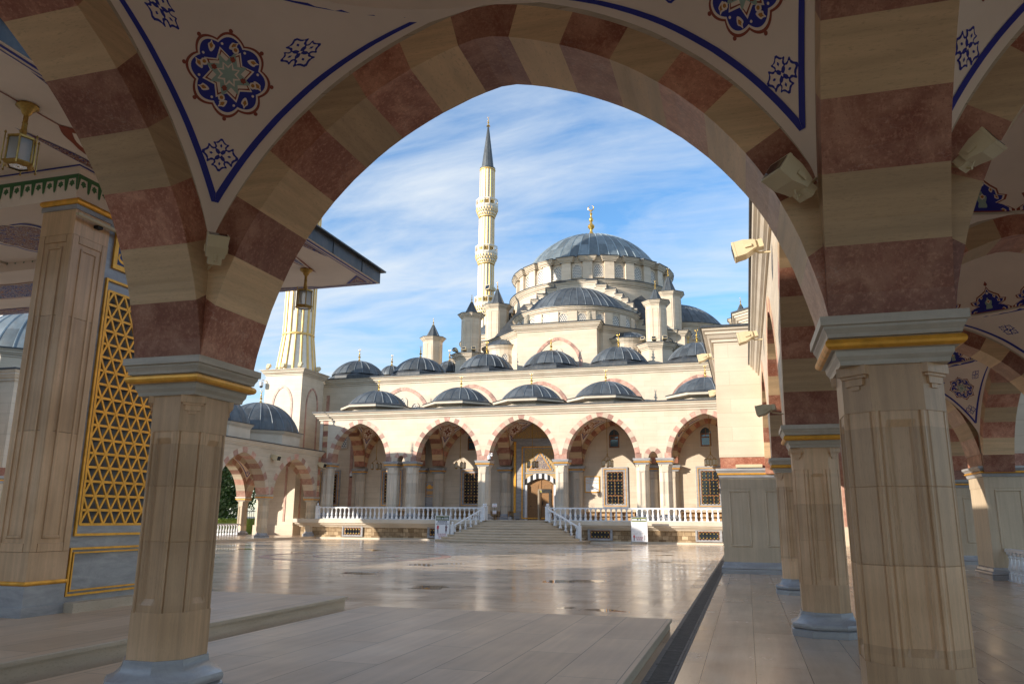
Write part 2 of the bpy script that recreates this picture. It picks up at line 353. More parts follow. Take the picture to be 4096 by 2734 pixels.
def copy_tree(o, loc=None, parent=None):
    c = o.copy(); C.objects.link(c)
    if parent is not None: c.parent = parent
    if loc is not None: c.location = loc
    for ch in list(o.children): copy_tree(ch, None, c)
    return c
# ------------------------------------------------------------------ arch profile (four-centred pointed arch), 0..1 from spring to apex
_AP = [(0, 0), (.012, .07), (.03, .135), (.06, .235), (.093, .315), (.125, .385), (.17, .465), (.24, .56), (.31, .64), (.39, .715), (.5, .80), (.6, .86), (.72, .918), (.85, .965), (.94, .99), (1, 1)]
def arch_curve(u0, u1, zs, rise, nv, sub=3):
    """points along the intrados from u0 to u1, nv voussoirs with sub segments each, equal length"""
    h = (u1-u0)/2; uc = (u0+u1)/2
    half = [(d*h, z*rise) for d, z in _AP]
    full = [(u0+a, zs+b) for a, b in half] + [(u1-a, zs+b) for a, b in half[-2::-1]]
    P = np.array(full); ds = np.r_[0, np.cumsum(np.hypot(*np.diff(P, axis=0).T))]
    s = np.linspace(0, ds[-1], nv*sub+1)
    return np.c_[np.interp(s, ds, P[:, 0]), np.interp(s, ds, P[:, 1])]
def arch_off(I, ring):
    d = np.gradient(I, axis=0); d /= np.hypot(d[:, 0], d[:, 1])[:, None]
    n = np.c_[-d[:, 1], d[:, 0]]; 
    return I + n*ring
def arch(parent, name, axis, u0, u1, c, th, zs, rise, ring, ztop, nv=17, ext=(0, 0), mats=('pink_marble', 'cream_voussoir', 'gallery_wall'), walls=(True, True), pinkfirst=True, sub=3, proud=0.0, label=None):
    """one arch with its soffit, voussoir rings on both faces and the spandrel wall up to ztop; ext = how far each face's wall runs past the springs"""
    mb = MB((lambda u, w, z: (u, w, z)) if axis == 'x' else (lambda u, w, z: (w, u, z)))
    I = arch_curve(u0, u1, zs, rise, nv, sub); w0, w1 = c-th/2, c+th/2
    tin = [rnd() for _ in range(nv)]
    for k in range(nv):
        m = 0 if (k % 2 == 0) == pinkfirst else 1
        for j in range(sub):
            a = I[k*sub+j]; b = I[k*sub+j+1]
            mb.face([(a[0], w0, a[1]), (b[0], w0, b[1]), (b[0], w1, b[1]), (a[0], w1, a[1])], m, tin[k])
    for wi, (w, e) in enumerate(((w0, ext[0]), (w1, ext[1]))):
        E = arch_off(I, ring); lo, hi = u0-e, u1+e
        E[:, 0] = np.clip(E[:, 0], lo, hi); E[:, 1] = np.maximum(E[:, 1], zs)
        wp = w+(-proud if wi == 0 else proud)
        for k in range(nv):
            m = 0 if (k % 2 == 0) == pinkfirst else 1
            for j in range(sub):
                i = k*sub+j; a, b, c2, d2 = I[i], I[i+1], E[i+1], E[i]
                mb.face([(a[0], wp, a[1]), (b[0], wp, b[1]), (c2[0], wp, c2[1]), (d2[0], wp, d2[1])], m, tin[k])
        if walls[wi]:
            mb.cur = 0.6
            for i in range(len(I)-1):
                a, b = E[i], E[i+1]
                if b[0]-a[0] > 1e-5: mb.face([(a[0], w, a[1]), (b[0], w, b[1]), (b[0], w, ztop), (a[0], w, ztop)], 2)
            a, b = E[0], E[-1]
            if a[0]-lo > 1e-4: mb.face([(lo, w, zs), (a[0], w, zs), (a[0], w, ztop), (lo, w, ztop)], 2)
            if hi-b[0] > 1e-4: mb.face([(b[0], w, zs), (hi, w, zs), (hi, w, ztop), (b[0], w, ztop)], 2)
    return mb.build(name, list(mats), parent, label=label)
def block(parent, x0, x1, y0, y1, z0, z1, h=0.42, mats=('pink_marble', 'cream_voussoir')):
    mb = MB(); n = max(1, round((z1-z0)/h)); e = 0.004
    for i in range(n): mb.box(x0+e, x1-e, y0+e, y1-e, z0+(z1-z0)*i/n, z0+(z1-z0)*(i+1)/n, i % 2, rnd())
    return mb.build('impost', list(mats), parent)
# ------------------------------------------------------------------ column: chamfered-square shaft with framed panels, marble base and capital
def octo(a, c): return [(a, -(a-c)), (a, a-c), (a-c, a), (-(a-c), a), (-a, a-c), (-a, -(a-c)), (-(a-c), -a), (a-c, -a)]
def column(parent, cx, cy, z0, zt, a, smat='shaft_stone', capm='capital_marble', basem='grey_marble', near=True, name='column', label=None, sx=1.0):
    """z0 foot, zt top of capital, a = half width of shaft"""
    k = a/0.32; ch = a*0.5
    zb = z0+0.33*k; zc = zt-0.33*k
    zl, zu = zb+0.38*k, zc-0.32*k
    T_ = (lambda x, y, z: (cx+(x-cx)*sx, y, z)) if sx != 1 else None
    mb = MB(T_)
    def seg(za, zb_, aa, c_, t): mb.loft([[(cx+x, cy+y, za) for x, y in octo(aa, c_)], [(cx+x, cy+y, zb_) for x, y in octo(aa, c_)]], 0, t=t)
    hw = a-ch; g = 0.003*k
    def cross(z, f, e=0.0):
        """shaft outline at height z; f = 1 where the panels are sunk, e = joint recess"""
        out = []
        for s_ in range(4):
            ca, sa = math.cos(s_*PI/2), math.sin(s_*PI/2)
            B = [(-hw, a-.003*k), (-hw+.010*k, a+.010*k), (-hw+.026*k, a+.010*k), (-hw+.034*k, a-.006*k), (-hw+.046*k, a), (-hw*.60, a), (-hw*.60+.014*k, a-.014*k*f), (-hw*.60+.024*k, a-.012*k*f), (-hw*.60+.040*k, a-.030*k*f)]
            for u, d in B+[(-u, d) for u, d in B[::-1]]:
                d -= e; out.append((cx+ca*d-sa*u, cy+sa*d+ca*u, z))
            an = s_*PI/2+PI/4; da = (a-ch/2)*math.sqrt(2)-e; hc = ch/math.sqrt(2)
            for q, dd in ((-hc*.86, .002*k), (-hc*.78, -.010*k), (-hc*.70, .002*k), (hc*.70, .002*k), (hc*.78, -.010*k), (hc*.86, .002*k)):
                d = da+dd; out.append((cx+math.cos(an)*d-math.sin(an)*q, cy+math.sin(an)*d+math.cos(an)*q, z))
        return out
    seg(zb, zl, a+.006*k, ch, rnd()); seg(zu, zc, a+.006*k, ch, rnd())
    for q in (zl, zu): mb.loft([[(cx+x, cy+y, q) for x, y in octo(a+.006*k, ch)], [(cx+x, cy+y, q) for x, y in octo(a-.03*k, ch)]], 0, t=.2)
    L0, L1 = zl+.06*k, zu-.06*k
    zm = [L0+.05*k+(L1-L0-.1*k)*q for q in ((0, 0.36, 0.72, 1) if near else (0, .5, 1))]
    nb = 24
    NBI = [0.35 if (i % nb) in (3, 14, 19, 22, 7, 10) else 1.0 for i in range(4*nb)]  # groove faces tinted darker: grime that also paints in deeper, shaded crevices
    rings = [cross(zl, 0), cross(L0, 0), cross(zm[0], 1)]; tt = [rnd(), rnd()*.6]
    for i in range(1, len(zm)-1): rings += [cross(zm[i]-g, 1), cross(zm[i], 1, .004*k), cross(zm[i]+g, 1)]; tt += [rnd(), .0, .0]
    rings += [cross(zm[-1], 1), cross(L1, 0), cross(zu, 0)]; tt += [rnd(), rnd()*.6, rnd()]
    mb.loft(rings, 0, tints=lambda i, j: tt[i]*NBI[j])
    if near:   # small stepped drops under the capital, on the chamfers
        for s_ in range(4):
            an = PI/4+s_*PI/2; ca, sa = math.cos(an), math.sin(an); R = (a-ch/2)*math.sqrt(2)
            def G(u, d, z): return (cx+ca*d-sa*u, cy+sa*d+ca*u, z)
            for w, d, za, zb2 in ((0.115, 0.055, zc-0.065*k, zc), (0.095, 0.04, zc-0.085*k, zc-0.065*k), (0.07, 0.028, zc-0.135*k, zc-0.085*k), (0.035, 0.02, zc-0.165*k, zc-0.135*k)):
                w *= k; d *= k
                P8 = [G(u, dd, z) for z in (za, zb2) for u, dd in ((-w, R-0.05*k), (-w, R+d), (w, R+d), (w, R-0.05*k))]
                ids = [mb.pt(p) for p in P8]
                for q in ((3, 2, 1, 0), (4, 5, 6, 7), (0, 1, 5, 4), (1, 2, 6, 5), (2, 3, 7, 6)): mb.idx([ids[i] for i in q], 0, 0.5)
    col = mb.build(name, smat, parent, label=label)
    sq = lambda h: [(h, -h), (h, h), (-h, h), (-h, -h)]
    def capring(prof, nm, mt):
        m2 = MB(T_); m2.loft([[(cx+x, cy+y, zc+z*k) for x, y in sq(h*k)] for h, z in prof], 0, caps=True); return m2.build(nm, mt, col)
    capring([(0.325, 0), (0.345, 0.0), (0.35, 0.03), (0.37, 0.06), (0.375, 0.10), (0.40, 0.10), (0.40, 0.18), (0.42, 0.185), (0.425, 0.21), (0.445, 0.245), (0.445, 0.262), (0.465, 0.268), (0.465, 0.33), (0.30, 0.33)], 'capital', capm)
    capring([(0.395, 0.105)]+[(0.40+0.042*math.sin(PI*q/6), 0.14-0.038*math.cos(PI*q/6)) for q in range(7)]+[(0.395, 0.18)], 'gilded_band', 'gilding')
    m3 = MB(T_); zf = z0
    pr = [(0.485, 0), (0.485, 0.085), (0.455, 0.105)]+[(0.455+0.03*math.sin(PI*q/5), 0.145-0.04*math.cos(PI*q/5)) for q in range(6)]+[(0.415, 0.20), (0.385, 0.225), (0.365, 0.25), (0.35, 0.30), (0.345, 0.33), (0.30, 0.331)]
    m3.loft([[(cx+x, cy+y, zf+z*k) for x, y in octo(h*k, h*k*0.52)] for h, z in pr], 0, caps=True); m3.build('base', basem, col, smooth=near)
    return col
# ------------------------------------------------------------------ painted ornament (star-shaped flat layers mapped on a surface)
def lobes(n, r, amp, ph=0, N=96, p=1.0): return [(r*(1-amp+amp*abs(math.cos(n*(2*PI*i/N)/2+ph))**p)*math.cos(2*PI*i/N), r*(1-amp+amp*abs(math.cos(n*(2*PI*i/N)/2+ph))**p)*math.sin(2*PI*i/N)) for i in range(N)]
def star(n, r1, r2, ph=0): return [((r1 if i % 2 == 0 else r2)*math.cos(PI*i/n+ph), (r1 if i % 2 == 0 else r2)*math.sin(PI*i/n+ph)) for i in range(2*n)]
def circ(x, y, r, n=10): return [(x+r*math.cos(2*PI*i/n), y+r*math.sin(2*PI*i/n)) for i in range(n)]
def rot(poly, a, dx=0, dy=0, s=1): return [(dx+s*(x*math.cos(a)-y*math.sin(a)), dy+s*(x*math.sin(a)+y*math.cos(a))) for x, y in poly]
LEAF = [(0, -.9), (.35, -.45), (.55, .1), (.25, .35), (.12, .9), (-.12, .35), (-.5, .25), (-.35, -.45)]
def chaikin(P):
    out = []
    for i, (x, y) in enumerate(P):
        x2, y2 = P[(i+1) % len(P)]; out += [(.75*x+.25*x2, .75*y+.25*y2), (.25*x+.75*x2, .25*y+.75*y2)]
    return out
LEAF = chaikin(LEAF)
TREFOIL = chaikin([(0, -1), (.3, -.55), (.75, -.5), (.55, -.1), (.95, .35), (.45, .35), (0, 1), (-.45, .35), (-.95, .35), (-.55, -.1), (-.75, -.5), (-.3, -.55)])
OM = ['plaster', 'blue_paint', 'red_paint', 'ochre_paint', 'sage_paint']   # 0 plaster 1 blue 2 red 3 ochre 4 sage
def rosette():
    L = [(lobes(8, 1.0, .16), 2, 0)]
    for i in range(8): L.append((circ(1.03*math.cos(2*PI*i/8+PI/8*0), 1.03*math.sin(2*PI*i/8), .05), 2, 0))
    L += [(lobes(8, .935, .16), 0, 1), (lobes(8, .875, .16), 1, 2)]
    for i in range(8):
        a = 2*PI*i/8
        L.append((rot(LEAF, a-PI/2+.9, .70*math.cos(a+.12), .70*math.sin(a+.12), .17), 0, 3)); L.append((rot(LEAF, a-PI/2+.9, .71*math.cos(a+.12), .71*math.sin(a+.12), .09), 3, 4))
        L.append((circ(.70*math.cos(a-.28), .70*math.sin(a-.28), .032, 8), 0, 3))
    L += [(star(8, .64, .43, PI/8), 0, 3), (star(8, .58, .385, PI/8), 2, 4), (star(8, .52, .36, PI/8), 0, 5), (star(4, .56, .25, .2), 4, 6), (star(4, .50, .2, .2+PI/4), 4, 6), (star(8, .30, .19, .2), 0, 7), (star(8, .25, .13, .2), 4, 8)]
    for i in range(4):
        a = PI/2*i+.2; L.append((rot(TREFOIL, a-PI/2, .36*math.cos(a), .36*math.sin(a), .085), 2, 9))
    for i in range(4):
        a = PI/2*i+.2; L.append((circ(.60*math.cos(a), .60*math.sin(a), .085, 8), 0, 8)); L.append((circ(.60*math.cos(a), .60*math.sin(a), .045, 8), 3, 9))
    return L
def flower():
    L = []
    for i in range(4):
        a = PI/2*i; big = 1.18 if i % 2 == 0 else 1.0
        L.append((rot(TREFOIL, a-PI/2, .52*math.cos(a), .52*math.sin(a), .54*big), 1, 0)); L.append((rot(TREFOIL, a-PI/2, .52*math.cos(a), .52*math.sin(a), .37*big), 0, 1)); L.append((rot(LEAF, a+PI/2, .52*math.cos(a), .52*math.sin(a), .14), 1, 2))
    L.append((circ(0, 0, .2), 1, 0)); L.append((star(4, .13, .06), 0, 2))
    return L
def rosette_simple():
    L = [(lobes(8, 1.0, .14), 3, 0), (lobes(8, .9, .14), 0, 1), (lobes(8, .82, .14), 3, 2), (lobes(8, .74, .14), 0, 3)]
    for i in range(8):
        a = 2*PI*i/8; L.append((rot(LEAF, a-PI/2, .55*math.cos(a), .55*math.sin(a), .15), 3, 4))
    for i in range(4):
        a = PI/2*i; L.append((rot(TREFOIL, a-PI/2, .26*math.cos(a), .26*math.sin(a), .24), 2, 5)); L.append((rot(LEAF, a-PI/2, .26*math.cos(a), .26*math.sin(a), .1), 3, 6))
    return L
def flower_simple():
    return [(rot(TREFOIL, PI/2*i-PI/2, .5*math.cos(PI/2*i), .5*math.sin(PI/2*i), .5), 2, 0) for i in range(4)]+[(rot(TREFOIL, PI/2*i-PI/2, .5*math.cos(PI/2*i), .5*math.sin(PI/2*i), .26), 0, 1) for i in range(4)]
CROWN = [(-.98, 0), (-.98, .10), (-.80, .22), (-.55, .18), (-.50, .34), (-.74, .46), (-.80, .62), (-.55, .66), (-.50, .84), (-.28, .98), (-.10, 1.12), (0, 1.34), (.10, 1.12), (.28, .98), (.50, .84), (.55, .66), (.80, .62), (.74, .46), (.50, .34), (.55, .18), (.80, .22), (.98, .10), (.98, 0)]
def crown():
    cen = lambda P, s: [((x)*s, 0.45+(y-0.45)*s if y > 0.01 else 0.0) for x, y in P]
    L = [(CROWN, 2, 0), (cen(CROWN, .90), 0, 1), (cen(CROWN, .82), 1, 2), ([(0, 1.34), (.09, 1.42), (.05, 1.5), (0, 1.6), (-.05, 1.5), (-.09, 1.42)], 2, 0)]
    for sx in (-1, 1):
        for x, y, a in ((.45, .55, .6), (.28, .80, .2), (.62, .08, 1.2), (.2, .12, .9)):
            L.append((rot(LEAF, sx*a, sx*x, y, .13), 0, 3)); L.append((rot(LEAF, sx*a, sx*x, y, .07), 3, 4))
    L += [(rot(LEAF, 0, 0, .5, .33), 4, 3), (rot(LEAF, PI, 0, .24, .30), 4, 4), (rot(TREFOIL, 0, 0, .55, .12), 0, 5), (circ(0, .55, .05, 8), 3, 6), (rot(TREFOIL, 0, 0, .98, .08), 0, 4)]
    return L
def stamp(mb, layers, fn, size, off=0.004, a=0.0, rings=3, mir=1):
    """fn(p,q,offset) -> 3-D point"""
    for poly, m, lay in layers:
        P = rot([(mir*x, y) for x, y in poly], a)
        cx = sum(x for x, y in P)/len(P); cy = sum(y for x, y in P)/len(P); n = len(P)
        big = max(math.hypot(x-cx, y-cy) for x, y in P); rg = rings if big > .3 else 1
        c = mb.pt(fn(cx*size, cy*size, off*(lay+1)))
        prev = None
        for r in range(1, rg+1):
            f = r/rg; ids = [mb.pt(fn((cx+(x-cx)*f)*size, (cy+(y-cy)*f)*size, off*(lay+1))) for x, y in P]
            for i in range(n):
                j = (i+1) % n
                if prev is None: mb.idx((c, ids[i], ids[j]), m)
                else: mb.idx((prev[i], ids[i], ids[j], prev[j]), m)
            prev = ids
# ------------------------------------------------------------------ pendentive vault with dome, seen from inside
def vault(parent, x0, x1, y0, y1, zs, rx, ry, ring, zr, simple=False, crowns=0, domeh=None, quads=(0, 1, 2, 3), med=(0.635, 0.36), flow=True, linew=(0.10, 0.165)):
    """x0..y1 inner faces; rx, ry rises of the arches along x and along y"""
    cx, cy = (x0+x1)/2, (y0+y1)/2; a, b = (x1-x0)/2, (y1-y0)/2
    def ext(half, rise):
        I = arch_curve(-half, half, zs, rise, 17, 3); E = arch_off(I, ring); n = len(E)//2+1
        E = E[:n]; z = np.maximum.accumulate(E[:, 1]); d = np.maximum(half+E[:, 0], 0)
        z = z+np.arange(len(z))*1e-6
        return z, d/d[-1]*half if d[-1] > 0 else d
    zx, dx = ext(a, rx); zy, dy = ext(b, ry)
    ks = lambda z, Z: z*(Z[-1])/zr
    def DX(z): return float(np.interp(z/zr*zx[-1], zx, dx))
    def DY(z): return float(np.interp(z/zr*zy[-1], zy, dy))
    zt = zs
    for z in np.linspace(zs, zr, 400):
        if DX(z) > 0.02 or DY(z) > 0.02: zt = z; break
    white = MB(); lines = MB(); orn = MB()
    off_lines = 0.006
    def S_(sx, sy, z, t, inn=0.0):
        A = Vector((sx*(a-DX(z)), sy*b)); B = Vector((sx*a, sy*(b-DY(z))))
        ta, tb = math.atan2(A.y, A.x), math.atan2(B.y, B.x)
        d = (tb-ta+PI) % (2*PI)-PI
        th = ta+d*t; r = A.length*(1-t)+B.length*t-inn
        return (cx+r*math.cos(th), cy+r*math.sin(th), z)
    def rowlen(sx, sy, z):
        P = [Vector(S_(sx, sy, z, t)) for t in (0, .25, .5, .75, 1)]; return sum((P[i+1]-P[i]).length for i in range(4))
    Zs = [zt+(zr-zt)*(i/26) for i in range(27)]
    QS = [(-1, 1), (1, 1), (1, -1), (-1, -1)]
    for qi in quads:
        sx, sy = QS[qi]; n = 14
        rows = [[S_(sx, sy, z, j/n) for j in range(n+1)] for z in Zs]
        white.loft(rows, 0, closed=False)
        for side in (0, 1):
            strip = []
            for z in Zs[:-1]:
                Lr = rowlen(sx, sy, z)
                if Lr < 2*linew[0]+0.02: continue
                t0 = linew[0]/Lr; t1 = min(linew[1]/Lr, 0.5)
                if side: t0, t1 = 1-t0, 1-t1
                strip.append([S_(sx, sy, z, t0, off_lines), S_(sx, sy, z, t1, off_lines)])
            if len(strip) > 1: lines.loft(strip, 0, closed=False)
        top = [[S_(sx, sy, zr-0.05, j/20, off_lines) for j in range(21)], [S_(sx, sy, zr-0.008, j/20, off_lines) for j in range(21)]]
        lines.loft(top, 0, closed=False)
        # ornament on the bisector
        mz = np.linspace(zt+0.1, zr, 60); mp = [Vector(S_(sx, sy, z, .5)) for z in mz]
        sl = np.r_[0, np.cumsum([(mp[i+1]-mp[i]).length for i in range(59)])]; Ltot = sl[-1]
        def fn_at(s0, t0):
            z0_ = float(np.interp(s0, sl, mz)); L0 = rowlen(sx, sy, z0_)
            def fn(p, q, o):
                z = float(np.interp(s0+q, sl, mz)); L = rowlen(sx, sy, z); t = t0+p/L
                return S_(sx, sy, z, t, o)
            return fn
        if simple:
            stamp(orn, rosette_simple(), fn_at(Ltot*0.66, .5), med[1], 0.006)
            for s0, t0 in ((0.30, .5), (0.88, .22), (0.88, .78)): stamp(orn, flower_simple(), fn_at(Ltot*s0, t0), med[1]*.32, 0.006)
        else:
            stamp(orn, rosette(), fn_at(Ltot*med[0], .5), med[1], 0.0035)
            if flow:
                for s0, t0, an in ((0.325, .5, 0.0), (0.79, .235, .75), (0.79, .765, -.75)): stamp(orn, flower(), fn_at(Ltot*s0, t0), 0.15, 0.0035, a=an, rings=2)
    # dome
    domeh = domeh or 0.8*min(a, b); n = 48
    def R(th):
        th = th % (2*PI); q = th % PI
        if q > PI/2: q = PI-q
        return a+(b-a)*q/(PI/2)
    def D(th, ph, inn=0.0):
        r = R(th)*math.cos(ph)-inn; return (cx+r*math.cos(th), cy+r*math.sin(th), zr+domeh*math.sin(ph)-inn*math.sin(ph))
    white.loft([[D(2*PI*j/96, PI/2*i/28*0.995) for j in range(96)] for i in range(29)], 0)
    v = white.build('vault', 'plaster', parent, smooth=True)
    lines.build('painted_border', 'blue_paint', v)
    if crowns:
        for i in range(crowns):
            th0 = 2*PI*(i+.5)/crowns
            def fn(p, q, o, th0=th0): return D(th0+p/R(th0), min((q+0.03)/domeh*0.95, 1.5), o)
            stamp(orn, crown(), fn, PI*R(th0)/crowns, 0.005)
        lines2 = MB(); lines2.loft([[D(2*PI*j/n, 0.0, 0.008) for j in range(n)], [D(2*PI*j/n, 0.02, 0.008) for j in range(n)]], 0); lines2.build('ring_band', 'moulding_stone', v)
    if orn.f: orn.build('painted_ornament', OM, v)
    return v
# ================================================================== THE SETTING: ground and floors
def sheet(name, x0, x1, y0, y1, z, mat, zb=None):
    mb = MB()
    if zb is None: mb.face([(x0, y0, z), (x1, y0, z), (x1, y1, z), (x0, y1, z)])
    else: mb.box(x0, x1, y0, y1, zb, z)
    return mb.build(name, mat, kind='structure')
sheet('ground', -900, 900, -500, 1600, -0.012, 'outer_paving')
sheet('courtyard', -34.5, -1.42, -14, 56, 0.0, 'courtyard_marble')
sheet('gallery_floor', -1.42, 9.5, -14, 56, 0.0, 'gallery_marble')
def platform(name, x0, x1, y0, y1, z0, z1, lip=0.035):
    mb = MB(); pr = [(-0.03, z0), (-0.03, z1-0.05), (0, z1-0.045), (0.0, z1-0.006), (-0.006, z1)]
    mb.sweep([(x0, y0), (x0, y1), (x1, y1), (x1, y0)][::-1], [(o, z) for o, z in pr], 1, closed=True)
    e = 0.006; mb.face([(x0+e, y0+e, z1), (x1-e, y0+e, z1), (x1-e, y1-e, z1), (x0+e, y1-e, z1)], 0)
    return mb.build(name, ['platform_marble', 'ramp_stone'], kind='structure')
platform('lower_platform', -6.3, -1.18, -9, 12.62, 0.0, 0.14)
platform('upper_platform', -24.4, -6.62, -9, 12.55, 0.0, 0.29)
sheet('side_terrace', -41.5, -31.2, 13.2, 56.5, 0.15, 'gallery_marble', -0.01)
mb = MB()
for r0, r1 in ((3.55, 3.95), (1.6, 1.8)):
    n = 64
    for i in range(n):
        a, b = 2*PI*i/n, 2*PI*(i+1)/n
        P = lambda r, t: (-15.8+r*math.cos(t), 30.6+r*math.sin(t), 0.004)
        mb.face([P(r0, a), P(r1, a), P(r1, b), P(r0, b)], 0, rnd())
mb.build('inlaid_ring', 'pink_light', kind='structure')
# drain along the gallery: iron frame and lift-out grates
dr = empty('drain_channel', (-0.96, 8, 0), 'dark iron drain grating running along the edge of the gallery floor', 'drain')
mb = MB(); mb.box(-1.12, -1.09, -9, 56, -0.01, 0.006); mb.box(-0.83, -0.80, -9, 56, -0.01, 0.006); mb.box(-1.09, -0.83, -9, 56, -0.01, 0.0025, 1); mb.build('drain_frame', ['drain_iron', 'dark'], dr)
def grate(x, y):
    g = MB(); g.box(-0.128, -0.10, 0, 0.97, 0, 0.011); g.box(0.10, 0.128, 0, 0.97, 0, 0.011); g.box(-0.1, 0.1, 0, 0.03, 0, 0.011); g.box(-0.1, 0.1, 0.94, 0.97, 0, 0.011)
    for i in range(22): g.box(-0.1, 0.1, 0.055+i*0.04, 0.075+i*0.04, 0, 0.010)
    o = g.build('grate', 'drain_iron', None); o.parent = dr; o.location = Vector((x, y, 0.0)) - dr.location; return o
g0 = grate(-0.96, -1.0)
for i in range(1, 50):
    o = g0.copy(); C.objects.link(o); o.parent = dr; o.location = Vector((-0.96, -1.0+i*1.0, 0.001*(i % 3))) - dr.location
# ================================================================== NEAR GALLERY
XC = [-4.98, 1.03, 7.04]; YC = [-0.52, 6.10, 12.75, 19.40, 26.05]
ZS, RISE, RING, TH, ZW = 3.0, 2.71, 0.31, 0.8, 6.14
CORN = [(0, 0), (.05, 0), (.05, .06), (.11, .09), (.16, .17), (.20, .19), (.20, .25), (.26, .28), (.28, .34)]
def cornice(parent, path, z, closed=False, k=1.0, lead=0.07, mats=('moulding_stone', 'lead_dark'), name='cornice', back=0.5):
    mb = MB(); pr = [(o*k, z+h*k) for o, h in CORN]; e = pr[-1]
    mb.sweep(path, pr, 0, closed)
    mb.sweep(path, [(e[0], e[1]), (e[0]+.04*k, e[1]+.005), (e[0]+.04*k, e[1]+lead), (-back, e[1]+lead+0.05)], 1, closed)
    return mb.build(name, list(mats), parent)
def ribs(mb, prof, cx, cy, n, a0=0.0, a1=2*PI, r=0.03, m=0, w=None):
    closed = abs(a1-a0-2*PI) < 1e-6
    for i in range(n if closed else n+1):
        a = a0+(a1-a0)*i/n; ca, sa = math.cos(a), math.sin(a); rows = []
        for rr, z in prof:
            o = 0.03 if rr > 0.15 else 0.0
            rows.append([(cx+rr*ca-sa*q, cy+rr*sa+ca*q, z) for q in (-r, r)] if False else [(cx+(rr)*ca-sa*r, cy+(rr)*sa+ca*r, z), (cx+(rr+r*1.2)*ca, cy+(rr+r*1.2)*sa, z+r*0.6), (cx+(rr)*ca+sa*r, cy+(rr)*sa-ca*r, z)])
        mb.loft(rows, m, closed=False, t=1.6)  # ribs tinted lighter than the sheets, painting in the light they catch
def cap_prof(R, zc, z0, k=10):
    """spherical cap of radius R about height zc, from z0 up"""
    p0 = math.asin(max(-1, min(1, (z0-zc)/R))); return [(R*math.cos(p0+(PI/2-p0)*i/k*0.998), zc+R*math.sin(p0+(PI/2-p0)*i/k*0.998)) for i in range(k+1)]
def lead_dome(parent, cx, cy, R, zc, z0, nr=24, name='dome', mat='lead_sheet', a0=0.0, a1=2*PI, rib=0.035, rows=12, seam=3, sub=2):
    mb = MB(); pr = cap_prof(R, zc, z0, rows); closed = abs(a1-a0-2*PI) < 1e-6; n = nr*sub
    A = [a0+(a1-a0)*j/n for j in range(n if closed else n+1)]
    tt = {}
    def tin(i, j):
        key = (i//seam, j//sub); tt.setdefault(key, rnd()); return tt[key]
    mb.loft([[(cx+r*math.cos(a), cy+r*math.sin(a), z) for a in A] for r, z in pr], 0, closed=closed, tints=tin)
    ribs(mb, pr, cx, cy, nr, a0, a1, rib)
    return mb.build(name, mat, parent, smooth=True)
def finial(parent, cx, cy, z, h, turn=0.0):
    k = h/1.0; mb = MB()
    pr = [(.17, 0), (.15, .05), (.09, .12), (.05, .19), (.035, .23), (.035, .27), (.085, .33), (.095, .36), (.08, .40), (.035, .45), (.028, .49), (.055, .53), (.06, .56), (.045, .60), (.022, .64), (.02, .68), (.04, .72), (.018, .77), (.014, .82), (0.0, .83)]
    mb.lathe(cx, cy, [(r*k, z+q*k) for r, q in pr], 12)
    R = .075*k; zz = z+.83*k+R*0.9; P = []
    for i in range(17):
        a = math.radians(-75+330*i/16)+PI/2+math.radians(90)
        a = math.radians(110)+math.radians(320)*i/16
        w = .017*k*math.sin(PI*i/16)+.002*k; P.append(((cx+R*math.cos(a)*math.cos(turn), cy+R*math.cos(a)*math.sin(turn), zz+R*math.sin(a)), w))
    mb.tube([p for p, w in P], [w for p, w in P], 6)
    return mb.build('finial', 'gold', parent, smooth=True)
def poly8(cx, cy, r, n=8, ph=PI/8): return [(cx+r*math.cos(2*PI*i/n+ph), cy+r*math.sin(2*PI*i/n+ph)) for i in range(n)]
def gallery_dome(parent, cx, cy, zroof, R=2.75, drum=True, fin=1.1, lift=0.0):
    zr = zroof+lift
    m = MB(); m.loft([[(x, y, z) for x, y in poly8(cx, cy, r)] for r, z in ((R*1.13, zroof), (R*1.13, zr+.42))], 0)
    d = m.build('drum', 'moulding_stone', parent)
    cornice(d, poly8(cx, cy, R*1.13), zr+.30, True, 0.8, 0.05, name='drum_cornice', back=0.5)
    o = lead_dome(parent, cx, cy, R*1.12, zr+.62-R*0.28, zr+.62, 20, rib=0.03)
    finial(o, cx, cy, zr+.62-R*0.28+R*1.12-0.05, fin)
    return o
def roof_cells(parent, cells, z0, z1, mat='lead_dark'):
    """flat lead roof with an eight-sided opening under each dome"""
    mb = MB()
    for x0, x1, y0, y1, cx, cy, r in cells:
        O = poly8(cx, cy, r); Q = []
        for x, y in O:
            dx, dy = x-cx, y-cy; k = min((x1-cx if dx > 0 else x0-cx)/dx, (y1-cy if dy > 0 else y0-cy)/dy); Q.append((cx+dx*k, cy+dy*k))
        for z in (z0, z1): 
            mb.loft([[(x, y, z) for x, y in O], [(x, y, z) for x, y in Q]], 0)
            for i in range(8):   # fill the corners of the square
                a, b = Q[i], Q[(i+1) % 8]
                if abs(a[0]-b[0]) > 1e-6 and abs(a[1]-b[1]) > 1e-6:
                    c = (x1 if (a[0]+b[0])/2 > cx else x0, y1 if (a[1]+b[1])/2 > cy else y0); mb.face([(*a, z), (*c, z), (*b, z)])
        mb.loft([[(x, y, z) for x, y in O] for z in (z0, z1)], 0)
    return mb.build('roof', mat, parent)
g = empty('arcade_gallery', (1.03, 12.75, 0), 'near arcade of pink and cream striped arches on octagonal columns framing the courtyard', 'arcade')
def gcol(i, j, z0=0.0, label=None): return column(g, XC[i] if i else -4.945, YC[j], z0, ZS, 0.32, label=label, sx=1.0 if i else 0.88)
gcol(0, 1, 0.10, 'weathered octagonal column on blue grey base beside the courtyard platform'); gcol(0, 0, 0.10)
